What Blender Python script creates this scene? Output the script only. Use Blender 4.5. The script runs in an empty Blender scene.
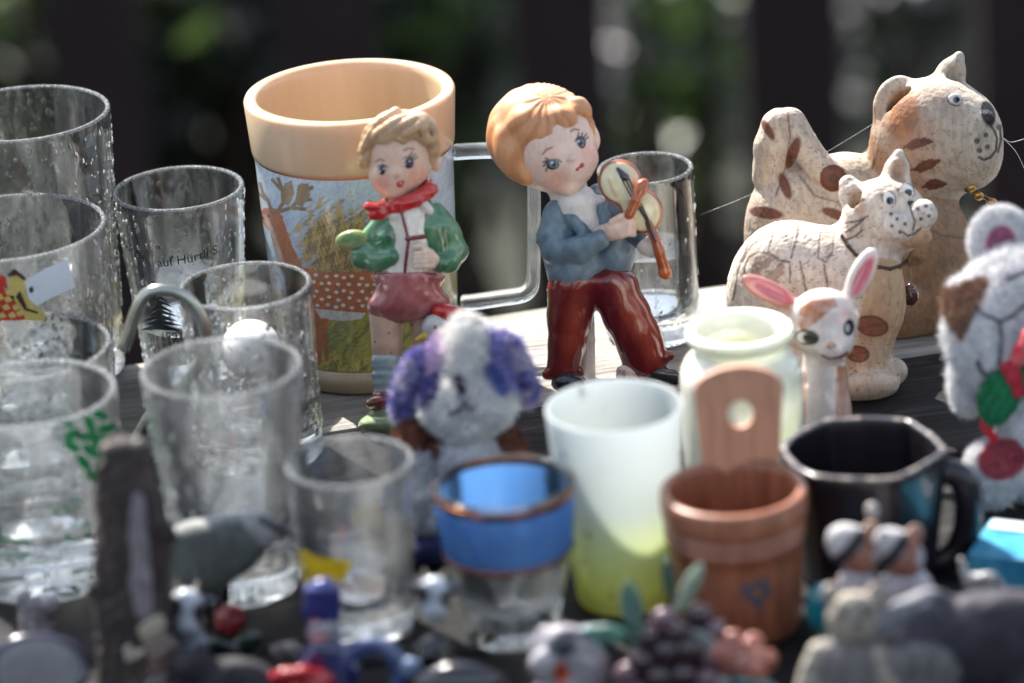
import bpy, math, random
import numpy as np
from mathutils import Vector, Matrix
random.seed(7)
RNG = np.random.default_rng(11)
SC = bpy.context.scene
COL = SC.collection
# ------------------------------------------------------------------ camera
FPX = 3889.0
PITCH = math.radians(22.0); ROLL = math.radians(3.7); DIST = 1.5
CAM = np.array([0.0, -DIST*math.cos(PITCH), DIST*math.sin(PITCH)])
_B = np.array([0.0, -math.cos(PITCH), math.sin(PITCH)])
_R0 = np.array([1.0, 0.0, 0.0]); _U0 = np.array([0.0, math.sin(PITCH), math.cos(PITCH)])
CR = _R0*math.cos(ROLL) - _U0*math.sin(ROLL)
CU = _U0*math.cos(ROLL) + _R0*math.sin(ROLL)
CB = _B
def ray(px, py):
    d = CR*(px-512.0)/FPX - CU*(py-341.5)/FPX - CB
    return d
def P(px, py, z=0.0):
    d = ray(px, py); t = (z-CAM[2])/d[2]
    return CAM + d*t
def proj(p):
    d = np.asarray(p, float)-CAM; dep = -d.dot(CB)
    return 512+FPX*d.dot(CR)/dep, 341.5-FPX*d.dot(CU)/dep, dep
def mpp(p):
    return proj(p)[2]/FPX
def under(rx, ry, by):
    """point on the table whose vertical passes through the rim pixel; returns base point and height"""
    lo, hi = 0.3, 1.0
    d = ray(rx, ry); tz = -CAM[2]/d[2]
    for _ in range(60):
        m = (lo+hi)/2; q = CAM + d*tz*m
        y = proj((q[0], q[1], 0))[1]
        if y > by: lo = m
        else: hi = m
    return np.array([q[0], q[1], 0.0]), q[2]
# ------------------------------------------------------------------ colour
def lin(c):
    c = np.asarray(c, float)/255.0
    return np.where(c <= 0.04045, c/12.92, ((c+0.055)/1.055)**2.4)
def L4(c): return tuple(float(v) for v in lin(c)) + (1.0,)
# ------------------------------------------------------------------ materials
class NT:
    def __init__(s, name):
        s.m = bpy.data.materials.new(name); s.m.use_nodes = True
        s.t = s.m.node_tree; s.t.nodes.clear()
        s.out = s.n('ShaderNodeOutputMaterial')
    def n(s, k, **kw):
        x = s.t.nodes.new(k)
        for a, b in kw.items(): setattr(x, a, b)
        return x
    def l(s, a, b): s.t.links.new(a, b)
    def coord(s, scale=(1, 1, 1)):
        c = s.n('ShaderNodeTexCoord'); m = s.n('ShaderNodeMapping'); m.inputs['Scale'].default_value = scale
        s.l(c.outputs['Object'], m.inputs['Vector']); return m.outputs[0]
    def noise(s, vec, scale, detail=4, rough=.55, dist=0):
        x = s.n('ShaderNodeTexNoise'); x.inputs['Scale'].default_value = scale; x.inputs['Detail'].default_value = detail
        x.inputs['Roughness'].default_value = rough; x.inputs['Distortion'].default_value = dist
        s.l(vec, x.inputs['Vector']); return x.outputs[0]
    def ramp(s, f, stops):
        r = s.n('ShaderNodeValToRGB'); e = r.color_ramp.elements
        while len(e) < len(stops): e.new(.5)
        for i, (p, c) in enumerate(stops):
            e[i].position = p; e[i].color = c if len(c) == 4 else tuple(c)+(1,)
        s.l(f, r.inputs[0]); return r.outputs[0]
    def mixc(s, mode, fac, a, b):
        x = s.n('ShaderNodeMix', data_type='RGBA', blend_type=mode)
        if isinstance(fac, float): x.inputs[0].default_value = fac
        else: s.l(fac, x.inputs[0])
        for i, v in ((6, a), (7, b)):
            if isinstance(v, tuple): x.inputs[i].default_value = v
            else: s.l(v, x.inputs[i])
        return x.outputs[2]
    def bump(s, h, strength, dist):
        b = s.n('ShaderNodeBump'); b.inputs['Strength'].default_value = strength; b.inputs['Distance'].default_value = dist
        s.l(h, b.inputs['Height']); return b.outputs[0]
def paint(name, rough=.4, coat=0.0, bs=900, bstr=.3, bd=.0004, var=.12, vs=120, sss=0.0, speck=None, metal=0.0):
    """painted surface: colour comes from the mesh's own paint attribute with small procedural variation"""
    k = NT(name); p = k.n('ShaderNodeBsdfPrincipled')
    a = k.n('ShaderNodeAttribute'); a.attribute_name = 'paint'
    v = k.coord()
    n1 = k.noise(v, vs, 5, .6)
    g = k.ramp(n1, [(.3, (1-var*1.5,)*3), (.7, (1+0*var,)*3)])
    c = k.mixc('MULTIPLY', 1.0, a.outputs['Color'], g)
    n5 = k.noise(k.coord((1, 1, .3)), vs*5, 5, .7); c = k.mixc('MULTIPLY', .8, c, k.ramp(n5, [(.28, (1-var*2.2,)*3), (.55, (1, 1, 1))]))
    n6 = k.noise(v, vs*9, 3, .8); c = k.mixc('MIX', k.ramp(n6, [(.70, (0, 0, 0)), (.76, (min(1, var*3),)*3)]), c, (.16, .12, .09, 1))
    if speck:
        n2 = k.noise(v, speck[0], 6, .7)
        f = k.ramp(n2, [(speck[1], (0, 0, 0)), (speck[1]+.04, (1, 1, 1))])
        c = k.mixc('MIX', f, speck[2], c)
    k.l(c, p.inputs['Base Color'])
    n3 = k.noise(v, bs, 4, .6)
    k.l(k.bump(n3, bstr, bd), p.inputs['Normal'])
    r = k.ramp(k.noise(v, vs*2, 3), [(.3, (rough*.8,)*3), (.7, (min(1, rough*1.25),)*3)])
    k.l(r, p.inputs['Roughness'])
    p.inputs['Coat Weight'].default_value = coat; p.inputs['Coat Roughness'].default_value = .08
    p.inputs['Metallic'].default_value = metal
    if sss:
        p.inputs['Subsurface Weight'].default_value = sss; p.inputs['Subsurface Scale'].default_value = .003
        p.inputs['Subsurface Radius'].default_value = (1, .7, .5)
    k.l(p.outputs[0], k.out.inputs[0]); return k.m
def plain(name, col, rough=.5, metal=0.0, coat=0.0, bs=800, bstr=.2, bd=.0003, var=.15, vs=90, trans=0.0, sss=0.0, ior=1.45):
    k = NT(name); p = k.n('ShaderNodeBsdfPrincipled'); v = k.coord()
    c = L4(col); d = tuple(x*(1-var*2) for x in c[:3])+(1,)
    k.l(k.ramp(k.noise(v, vs, 5, .6), [(.3, d), (.7, c)]), p.inputs['Base Color'])
    k.l(k.bump(k.noise(v, bs, 4, .6), bstr, bd), p.inputs['Normal'])
    p.inputs['Roughness'].default_value = rough; p.inputs['Metallic'].default_value = metal
    p.inputs['Coat Weight'].default_value = coat; p.inputs['Transmission Weight'].default_value = trans; p.inputs['IOR'].default_value = ior
    if sss:
        p.inputs['Subsurface Weight'].default_value = sss; p.inputs['Subsurface Scale'].default_value = .004
    k.l(p.outputs[0], k.out.inputs[0]); return k.m
def glassmat(name, clear=.9, tint=(1, 1, 1), rough=0.0, ior=1.45, bstr=.0, bscale=260, dirt_haze=0.0, edge=True, haze=0.0, ds=300):
    """clear glass: mostly see-through where it is faced, refracting and reflecting towards its edges"""
    k = NT(name); g = k.n('ShaderNodeBsdfGlass'); g.inputs['IOR'].default_value = ior; g.inputs['Roughness'].default_value = rough
    g.inputs['Color'].default_value = tuple(tint)+(1,)
    t = k.n('ShaderNodeBsdfTransparent'); t.inputs['Color'].default_value = tuple(tint)+(1,)
    v = k.coord(); nb = None
    if bstr:
        nb = k.bump(k.noise(v, bscale, 3, .6, .4), bstr, .001); k.l(nb, g.inputs['Normal'])
    if edge:
        gl = k.n('ShaderNodeBsdfGlossy'); gl.inputs['Roughness'].default_value = .05
        fr = k.n('ShaderNodeFresnel'); fr.inputs['IOR'].default_value = ior
        lw = k.n('ShaderNodeLayerWeight'); lw.inputs['Blend'].default_value = .5
        if nb is not None:
            for x in (gl, fr, lw): k.l(nb, x.inputs['Normal'])
        a = k.n('ShaderNodeMixShader'); k.l(fr.outputs[0], a.inputs[0]); k.l(t.outputs[0], a.inputs[1]); k.l(gl.outputs[0], a.inputs[2])
        f = k.ramp(lw.outputs['Facing'], [(.45, ((1-clear),)*3), (.88, (1, 1, 1))])
        m = k.n('ShaderNodeMixShader'); k.l(f, m.inputs[0]); k.l(a.outputs[0], m.inputs[1]); k.l(g.outputs[0], m.inputs[2])
    else:
        m = k.n('ShaderNodeMixShader'); m.inputs[0].default_value = clear; k.l(g.outputs[0], m.inputs[1]); k.l(t.outputs[0], m.inputs[2])
    o = m.outputs[0]
    if dirt_haze:  # white scatter: smudges plus a painted haze that brightens the glass
        df = k.n('ShaderNodeBsdfDiffuse'); df.inputs['Color'].default_value = (.85, .88, .9, 1)
        tl = k.n('ShaderNodeBsdfTranslucent'); tl.inputs['Color'].default_value = (.85, .88, .9, 1)
        a = k.n('ShaderNodeMixShader'); a.inputs[0].default_value = .6; k.l(df.outputs[0], a.inputs[1]); k.l(tl.outputs[0], a.inputs[2])
        v2 = k.coord((1, 1, .3))
        f = k.ramp(k.noise(v2, ds, 6, .7, .8), [(.46, (haze,)*3), (.70, (dirt_haze,)*3)])
        x = k.n('ShaderNodeMixShader'); k.l(f, x.inputs[0]); k.l(o, x.inputs[1]); k.l(a.outputs[0], x.inputs[2]); o = x.outputs[0]
    k.l(o, k.out.inputs[0]); return k.m
# ------------------------------------------------------------------ mesh helpers
def mesh(name, V, F, mat=None, cols=None, smooth=True, parent=None):
    V = np.asarray(V, np.float32)
    me = bpy.data.meshes.new(name)
    if isinstance(F, np.ndarray):
        n, k = F.shape
        me.vertices.add(len(V)); me.vertices.foreach_set('co', V.ravel())
        me.loops.add(n*k); me.loops.foreach_set('vertex_index', F.astype(np.int32).ravel())
        me.polygons.add(n); me.polygons.foreach_set('loop_start', np.arange(0, n*k, k, dtype=np.int32))
        me.polygons.foreach_set('loop_total', np.full(n, k, np.int32)); me.update(calc_edges=True)
    else:
        me.from_pydata([tuple(map(float, v)) for v in V], [], F)
    if smooth: me.polygons.foreach_set('use_smooth', np.ones(len(me.polygons), bool))
    if cols is not None:
        a = me.color_attributes.new('paint', 'FLOAT_COLOR', 'POINT')
        c = np.ones((len(V), 4), np.float32); c[:, :3] = cols; a.data.foreach_set('color', c.ravel())
    me.validate()
    o = bpy.data.objects.new(name, me); COL.objects.link(o)
    if mat: me.materials.append(mat)
    if parent: o.parent = parent
    return o
def thing(name, loc, label, cat, group=None):
    o = bpy.data.objects.new(name, None); COL.objects.link(o); o.location = tuple(map(float, loc)); o.empty_display_size = .01
    return tag(o, label, cat, group)
def tag(o, label=None, cat=None, group=None, kind=None):
    if label: o['label'] = label
    if cat: o['category'] = cat
    if group: o['group'] = group
    if kind: o['kind'] = kind
    return o
def join(parts):
    Vs, Fs, n = [], [], 0
    for V, F in parts:
        Vs.append(np.asarray(V, float)); Fs += [tuple(int(i)+n for i in f) for f in F]; n += len(V)
    return np.concatenate(Vs), Fs
def lathe(prof, N=96, rf=None, closed=True):
    """prof: (r,z) list; rf(theta, i)->radius factor; closed joins the last ring to the first"""
    th = np.arange(N)*2*math.pi/N
    V, F = [], []
    for i, (r, z) in enumerate(prof):
        k = np.ones(N) if rf is None else np.array([rf(t, i) for t in th])
        V.append(np.stack([r*k*np.sin(th), -r*k*np.cos(th), np.full(N, z)], 1))
    V = np.concatenate(V); m = len(prof)
    for i in range(m if closed else m-1):
        j = (i+1) % m
        for a in range(N):
            b = (a+1) % N
            F.append((i*N+a, i*N+b, j*N+b, j*N+a))
    if not closed:
        if prof[0][0] > 1e-6: F.append(tuple(range(N))[::-1])
        if prof[-1][0] > 1e-6: F.append(tuple((m-1)*N+a for a in range(N)))
    return V, F
def vessel(rr, rb, H, t=.0015, tb=.008, curve=None, lip=None):
    """profile of a closed double-walled vessel; curve(u)->radius factor for the outer wall"""
    e = .0002
    pr = [(e, 0), (rb*.86, 0), (rb*.95, .0004), (rb, .0018)]
    n = 14
    for i in range(1, n+1):
        u = i/n; r = rb+(rr-rb)*u
        if curve: r = (rb+(rr-rb)*u)*curve(u)
        pr.append((r, .0018+(H-t*.5-.0018)*u))
    rl = pr[-1][0]
    for a in (30, 60, 90, 120, 150): pr.append((rl-t/2+t/2*math.cos(math.radians(a)), H-t*.5+t/2*math.sin(math.radians(a))))
    for i in range(n, 0, -1):
        u = i/n; z = .0018+(H-t*.5-.0018)*u
        if z < tb+.004: break
        r = rb+(rr-rb)*u
        if curve: r = (rb+(rr-rb)*u)*curve(u)
        pr.append((r-t, z))
    u = (tb+.003)/H; r = (rb+(rr-rb)*u)*(curve(u) if curve else 1)
    pr += [(r-t-.0004, tb+.0018), (r-t-.002, tb+.0003), (r*.5, tb), (e, tb)]
    return pr
def tube(pts, rad, N=10, cap=True, flat=1.0):
    pts = [np.asarray(p, float) for p in pts]; n = len(pts)
    rad = rad if hasattr(rad, '__len__') else [rad]*n
    V = []; up = None
    for i, p in enumerate(pts):
        d = pts[min(i+1, n-1)]-pts[max(i-1, 0)]; d = d/(np.linalg.norm(d)+1e-12)
        if up is None:
            a = np.array([0, 0, 1.0]) if abs(d[2]) < .9 else np.array([1.0, 0, 0])
            up = np.cross(d, a)
        up = up-d*up.dot(d); up /= np.linalg.norm(up)+1e-12
        s = np.cross(d, up)
        for k in range(N):
            t = 2*math.pi*k/N; V.append(p+rad[i]*(math.cos(t)*up+flat*math.sin(t)*s))
    F = [(i*N+k, i*N+(k+1) % N, (i+1)*N+(k+1) % N, (i+1)*N+k) for i in range(n-1) for k in range(N)]
    if cap: F += [tuple(range(N))[::-1], tuple((n-1)*N+k for k in range(N))]
    return np.array(V), F
def spline(pts, n=8):
    pts = [np.asarray(p, float) for p in pts]; q = [2*pts[0]-pts[1]]+pts+[2*pts[-1]-pts[-2]]; out = []
    for i in range(1, len(q)-2):
        for k in range(n):
            t = k/n
            out.append(.5*((2*q[i])+(-q[i-1]+q[i+1])*t+(2*q[i-1]-5*q[i]+4*q[i+1]-q[i+2])*t*t+(-q[i-1]+3*q[i]-3*q[i+1]+q[i+2])*t**3))
    out.append(pts[-1]); return out
def box(cx, cy, cz, hx, hy, hz):
    V = [(cx+a*hx, cy+b*hy, cz+c*hz) for a in (-1, 1) for b in (-1, 1) for c in (-1, 1)]
    F = [(0, 1, 3, 2), (4, 6, 7, 5), (0, 4, 5, 1), (2, 3, 7, 6), (0, 2, 6, 4), (1, 5, 7, 3)]
    return np.array(V), F
def wrap_poly(poly, R, z0, u0, rings=5, off=.0003, hook=None):
    """a star-convex 2-D outline (arc metres, metres) laid round a cylinder of radius R(z)"""
    q = []
    for a, b in zip(list(poly), list(poly)[1:]+[poly[0]]):
        a = np.array(a, float); b = np.array(b, float); m = max(1, int(np.linalg.norm(b-a)/.0028)); q += [a+(b-a)*i/m for i in range(m)]
    poly = np.array(q); c = (poly.min(0)+poly.max(0))/2; pts = [c]
    for k in range(1, rings+1): pts += list(c+(poly-c)*k/rings)
    pts = np.array(pts); n = len(poly); z = z0+pts[:, 1]
    r = np.array([R(v) for v in z])+off; th = (u0+pts[:, 0])/r
    V = np.stack([r*np.sin(th), -r*np.cos(th), z], 1)
    F = [(0, 1+k, 1+(k+1) % n) for k in range(n)]
    for j in range(rings-1):
        for k in range(n):
            a = 1+j*n+k; b = 1+j*n+(k+1) % n; F.append((a, a+n, b+n, b))
    return V, F
def text2d(body, size, italic=0.0):
    cu = bpy.data.curves.new('t', 'FONT'); cu.body = body; cu.size = size; cu.align_x = 'CENTER'; cu.resolution_u = 3; cu.shear = italic
    ob = bpy.data.objects.new('t', cu); COL.objects.link(ob)
    dg = bpy.context.evaluated_depsgraph_get(); me = ob.evaluated_get(dg).to_mesh()
    V = np.array([v.co[:] for v in me.vertices]).reshape(-1, 3); F = [tuple(p.vertices) for p in me.polygons]
    ob.evaluated_get(dg).to_mesh_clear(); bpy.data.objects.remove(ob); bpy.data.curves.remove(cu)
    return V, F
def wrap_text(body, size, R, z0, u0, off=.0003, slope=0.0, italic=0.0):
    V, F = text2d(body, size, italic); z = z0+V[:, 1]+slope*V[:, 0]; r = np.array([R(v) for v in z])+off; th = (u0+V[:, 0])/r
    return np.stack([r*np.sin(th), -r*np.cos(th), z], 1), F
# ------------------------------------------------------------------ signed-distance modelling
# Shapes are written in units of one thousandth of the view's width: (X right, Y down, w towards the viewer).
def E(c, r, col=None, k=3, rz=0, op='u', ry=0, rx=0):
    """ellipsoid; rz turns it in the X-Y plane (degrees), ry about the vertical, rx about X"""
    a, b, g = map(math.radians, (rz, ry, rx))
    Rz = np.array([[math.cos(a), math.sin(a), 0], [-math.sin(a), math.cos(a), 0], [0, 0, 1]])
    Ry = np.array([[math.cos(b), 0, math.sin(b)], [0, 1, 0], [-math.sin(b), 0, math.cos(b)]])
    Rx = np.array([[1, 0, 0], [0, math.cos(g), math.sin(g)], [0, -math.sin(g), math.cos(g)]])
    r = np.array(r if hasattr(r, '__len__') else (r, r, r), float)
    return dict(t='e', c=np.array(c, float), r=r, M=Rx@Ry@Rz, col=col, k=k, op=op, lo=np.array(c)-r.max(), hi=np.array(c)+r.max())
def C(a, b, ra, rb=None, col=None, k=3, op='u'):
    rb = ra if rb is None else rb; a = np.array(a, float); b = np.array(b, float); m = max(ra, rb)
    return dict(t='c', a=a, b=b, ra=ra, rb=rb, col=col, k=k, op=op, lo=np.minimum(a, b)-m, hi=np.maximum(a, b)+m)
def CH(pts, rs, col=None, k=3, op='u'):
    """chain of tapered capsules along a smooth path"""
    out = []
    rs = rs if hasattr(rs, '__len__') else [rs]*len(pts)
    for i in range(len(pts)-1): out.append(C(pts[i], pts[i+1], rs[i], rs[i+1], col, k if i == 0 else max(1.0, min(k, rs[i]*.3)), op))
    return out
def BX(c, h, rd=1, col=None, k=2, rz=0, op='u', ry=0, rx=0):
    e = E(c, h, col, k, rz, op, ry, rx); e['t'] = 'b'; e['rd'] = rd; m = np.linalg.norm(e['r']); e['lo'] = e['c']-m; e['hi'] = e['c']+m; return e
def dist(p, q):
    if q['t'] == 'c':
        ab = q['b']-q['a']; t = np.clip(((p-q['a'])@ab)/max(ab@ab, 1e-9), 0, 1)
        return np.sqrt((((p-q['a'])-t[..., None]*ab)**2).sum(-1))-(q['ra']+(q['rb']-q['ra'])*t)
    l = (p-q['c'])@q['M'].T
    if q['t'] == 'e':
        k0 = np.sqrt(((l/q['r'])**2).sum(-1)); k1 = np.sqrt(((l/q['r']**2)**2).sum(-1))
        return k0*(k0-1)/np.maximum(k1, 1e-6)
    d = np.abs(l)-(q['r']-q['rd'])
    return np.sqrt((np.maximum(d, 0)**2).sum(-1))+np.minimum(d.max(-1), 0)-q['rd']
def nets(D, org, h):
    S = D < 0; n = np.array(D.shape); c = [S[i:n[0]-1+i, j:n[1]-1+j, k:n[2]-1+k] for i in (0, 1) for j in (0, 1) for k in (0, 1)]
    s = sum(x.astype(np.int8) for x in c); act = (s > 0) & (s < 8); I = np.argwhere(act)
    ids = -np.ones(act.shape, np.int64); ids[tuple(I.T)] = np.arange(len(I))
    acc = np.zeros((len(I), 3)); cnt = np.zeros(len(I))
    cor = [(i, j, k) for i in (0, 1) for j in (0, 1) for k in (0, 1)]
    for a in cor:
        for ax in range(3):
            if a[ax]: continue
            b = list(a); b[ax] = 1
            da = D[I[:, 0]+a[0], I[:, 1]+a[1], I[:, 2]+a[2]]; db = D[I[:, 0]+b[0], I[:, 1]+b[1], I[:, 2]+b[2]]
            m = (da < 0) != (db < 0); t = np.where(m, da/np.where(m, da-db, 1), 0)
            p = np.array(a, float)[None].repeat(len(I), 0); p[:, ax] = t
            acc[m] += p[m]; cnt[m] += 1
    V = org+h*(I+acc/cnt[:, None])
    Q = []
    for ax in range(3):
        o = [x for x in range(3) if x != ax]
        sl = [slice(1, -1)]*3; sl[ax] = slice(0, -1); sl2 = list(sl); sl2[ax] = slice(1, None)
        s0 = S[tuple(sl)]; s1 = S[tuple(sl2)]; J = np.argwhere(s0 != s1); flip = s0[tuple(J.T)]
        base = J.copy(); base[:, o] += 1
        def cell(du, dv):
            q = base.copy(); q[:, o[0]] += du; q[:, o[1]] += dv; return ids[tuple(q.T)]
        q = np.stack([cell(-1, -1), cell(0, -1), cell(0, 0), cell(-1, 0)], 1)
        if ax == 1: flip = ~flip
        q[~flip] = q[~flip][:, ::-1]; Q.append(q)
    return V, np.concatenate(Q)
def fieldcol(p, prims, dcol):
    d = np.full(len(p), 1e3); col = np.tile(lin(dcol), (len(p), 1))
    for q in prims:
        if q['op'] == 'p': continue
        di = dist(p, q)
        if q['op'] == 's':
            d = np.maximum(d, -di); continue
        if q['op'] == 'i':
            d = np.maximum(d, di); continue
        if q['col'] is not None:
            h = np.clip(.5+(d-di)/1.6, 0, 1)[:, None]; col = col*(1-h)+lin(q['col'])*h
        kk = q['k']; hh = np.clip(.5+.5*(d-di)/kk, 0, 1); d = d*(1-hh)+di*hh-kk*hh*(1-hh)
    return d, col
class Frame:
    """a thing's own modelling frame, hung at its base point on the table"""
    def __init__(s, bx, by, z=0.0):
        s.b = (bx, by); s.p = P(bx, by, z); s.s = mpp(s.p)
        # local scale follows the point; table normal in (X,Y,w)
        s.n = np.array([CR[2], -CU[2], CB[2]]); s.k = math.tan(PITCH); s.head = None
    def stand(s, Y):
        """how far a point at height Y comes forward so that the thing stands upright instead of leaning back"""
        v = s.b[1]-Y
        if s.head is None: return s.k*v
        # s.head = (bottom, top): the head keeps its own roundness, the body takes up the rest
        a, b = s.b[1]-s.head[0], s.b[1]-s.head[1]; m = s.k*(a+b)/2; q = .22
        lo = (m-q*(b-a)/2)/a
        return np.where(v < a, lo*v, m+q*(v-(a+b)/2))
    def world(s, V):
        V = np.asarray(V, float); w = V[:, 2:3]+s.stand(V[:, 1:2])
        d0 = -(s.p-CAM).dot(CB)
        return CAM+(d0-w*s.s)*(CR*(V[:, :1]-512)/FPX-CU*(V[:, 1:2]-341.5)/FPX-CB)-s.p
    def height(s, p):
        q = p.copy(); q[..., 2] += s.stand(p[..., 1]); return (q-np.array([s.b[0], s.b[1], 0]))@s.n
def solid(fr, name, prims, mat, parent, vox=1.2, disp=None, paintf=None, table=True, dcol=(200, 200, 200), label=None, relax=1):
    fl = []
    for q in prims: fl += q if isinstance(q, list) else [q]
    prims = fl
    us = [q for q in prims if q['op'] == 'u']; mg = 4+max(q['k'] for q in us)*.3
    lo = np.min([q['lo'] for q in us], 0)-mg; hi = np.max([q['hi'] for q in us], 0)+mg
    n = np.ceil((hi-lo)/vox).astype(int)+1
    ax = [lo[i]+vox*np.arange(n[i]) for i in range(3)]
    D = np.full(tuple(n), 1e3, np.float32)
    for q in prims:
        m = max(q['k'], 2)+2*vox+2
        if q['op'] == 'i': sl = [slice(0, k) for k in n]
        else: sl = [slice(max(0, int((q['lo'][i]-m-lo[i])/vox)), min(n[i], int((q['hi'][i]+m-lo[i])/vox)+2)) for i in range(3)]
        if any(x.stop <= x.start for x in sl): continue
        p = np.stack(np.meshgrid(*[ax[i][sl[i]] for i in range(3)], indexing='ij'), -1)
        di = dist(p, q); d = D[tuple(sl)]
        if q['op'] == 'u':
            kk = q['k']; hh = np.clip(.5+.5*(d-di)/kk, 0, 1); D[tuple(sl)] = d*(1-hh)+di*hh-kk*hh*(1-hh)
        elif q['op'] == 's':
            kk = q['k']; hh = np.clip(.5-.5*(d+di)/kk, 0, 1); D[tuple(sl)] = d*(1-hh)-di*hh+kk*hh*(1-hh)
        else: D[tuple(sl)] = np.maximum(d, di)
    if disp is not None or table:
        p = np.stack(np.meshgrid(*ax, indexing='ij'), -1)
        if disp is not None:
            near = np.abs(D) < 8; D[near] += disp(p[near]).astype(np.float32)
        if table: D = np.maximum(D, -fr.height(p).astype(np.float32)+.3)
    V, F = nets(D, lo, vox)
    # light smoothing
    if relax:
        for _ in range(relax):
            acc = np.zeros_like(V); c = np.zeros(len(V))
            for a in range(4):
                i, j = F[:, a], F[:, (a+1) % 4]
                for k in range(3): acc[:, k] += np.bincount(i, V[j, k], len(V))+np.bincount(j, V[i, k], len(V))
                c += np.bincount(i, minlength=len(V))+np.bincount(j, minlength=len(V))
            V = V*.45+.55*acc/np.maximum(c, 1)[:, None]
    N = vnorm(V, F)
    _, col = fieldcol(V, prims, dcol)
    if paintf is not None: col = paintf(V, N, col)
    W = fr.world(V)
    o = mesh(name, W, F[:, ::-1].copy(), mat, col, True, parent)
    me = o.data
    # outward orientation
    f = F[:, ::-1]; a, b, c = W[f[:, 0]], W[f[:, 1]], W[f[:, 2]]; d = W[f[:, 3]]
    vol = (np.einsum('ij,ij->i', a, np.cross(b, c))+np.einsum('ij,ij->i', a, np.cross(c, d))).sum()
    if vol < 0: me.flip_normals()
    if label: o['label'] = label
    o['_'] = 0; del o['_']
    solid.last = (V, N, col, F)
    return o
def vnorm(V, F):
    fn = np.cross(V[F[:, 2]]-V[F[:, 0]], V[F[:, 3]]-V[F[:, 1]]); N = np.zeros_like(V)
    for a in range(4):
        for k in range(3): N[:, k] += np.bincount(F[:, a], fn[:, k], len(V))
    N /= np.linalg.norm(N, axis=1)[:, None]+1e-9
    c = V.mean(0)
    if ((V-c)*N).sum() < 0: N = -N
    return N
def surfw(prims, X, Y, default=0):
    fl = []
    for q in prims: fl += q if isinstance(q, list) else [q]
    ws = np.arange(140, -140, -.5); p = np.stack([np.full_like(ws, X), np.full_like(ws, Y), ws], 1)
    d, _ = fieldcol(p, fl, (0, 0, 0)); i = np.argmax(d < 0)
    return float(ws[i]) if d[i] < 0 else default
def dseg(V, pts):
    """2-D distance to a polyline in the X-Y plane of the frame"""
    p = V[:, :2]; d = np.full(len(p), 1e9)
    for a, b in zip(pts[:-1], pts[1:]):
        a = np.array(a[:2], float); b = np.array(b[:2], float); ab = b-a
        t = np.clip(((p-a)@ab)/max(ab@ab, 1e-9), 0, 1); d = np.minimum(d, np.sqrt(((p-a-t[:, None]*ab)**2).sum(1)))
    return d
def inpoly(V, poly):
    x, y = V[:, 0], V[:, 1]; r = np.zeros(len(V), bool); n = len(poly)
    for i in range(n):
        x0, y0 = poly[i]; x1, y1 = poly[(i+1) % n]
        c = ((y0 > y) != (y1 > y)) & (x < (x1-x0)*(y-y0)/((y1-y0) or 1e-9)+x0); r ^= c
    return r
def dab(col, m, c, a=1.0):
    m = np.asarray(m, float)[:, None]*a
    return col*(1-m)+lin(c)*m
def soft(d, r, f=1.0): return np.clip((r-d)/f+.5, 0, 1)
def spot(V, x, y, r, f=1.0, ry=None, rz=0):
    ry = ry or r; a = math.radians(rz); dx = V[:, 0]-x; dy = V[:, 1]-y
    u = dx*math.cos(a)+dy*math.sin(a); v = -dx*math.sin(a)+dy*math.cos(a)
    return soft(np.sqrt((u/r)**2+(v/ry)**2)*min(r, ry), min(r, ry), f)
def vnoise(p, s, seed=0):
    """cheap smooth pseudo-noise, about -1..1"""
    r = np.random.default_rng(seed); o = 0
    for k in range(5):
        a = r.normal(size=3); a /= np.linalg.norm(a); f = s*(1+.9*k); o = o+np.sin((p@a)*f+r.uniform(0, 6.3)+1.3*np.sin((p@np.roll(a, 1))*f*.7+k))/(1+.5*k)
    return o/2.2
def fur(fr, name, parent, mat, L, n, width, seed=1, lean=.5, droop=.2, rand=.35):
    """a pelt of short blades growing out of the last solid built"""
    V, N, col, F = solid.last; r = np.random.default_rng(seed)
    fi = r.integers(0, len(F), n); w = r.dirichlet((1, 1, 1, 1), n)
    p = (V[F[fi]]*w[..., None]).sum(1); nn = (N[F[fi]]*w[..., None]).sum(1); cc = (col[F[fi]]*w[..., None]).sum(1)
    nn += r.normal(scale=lean, size=nn.shape); nn[:, 1] += droop; nn /= np.linalg.norm(nn, axis=1)[:, None]
    l = L*(1+rand*r.normal(size=n)).clip(.3, 1.8); t = np.cross(nn, r.normal(size=nn.shape)); t /= np.linalg.norm(t, axis=1)[:, None]
    a = p-nn*.5+t*width/2; b = p-nn*.5-t*width/2; m = p+nn*l[:, None]*.6; bend = r.normal(scale=.25, size=nn.shape)*l[:, None]
    m1 = m+t*width*.4+bend*.3; m2 = m-t*width*.4+bend*.3; e = p+nn*l[:, None]+bend
    W = np.stack([a, b, m2, m1, e], 1).reshape(-1, 3); i = np.arange(n)*5
    F4 = np.stack([i, i+1, i+2, i+3], 1); F3 = np.stack([i+3, i+2, i+4, i+4], 1)
    cc = np.repeat(cc*(1+.12*r.normal(size=(n, 1))).clip(.7, 1.25), 5, 0)
    faces = [tuple(x) for x in F4]+[tuple(x[:3]) for x in F3]
    return mesh(name, fr.world(W), faces, mat, cc, True, parent)
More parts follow.
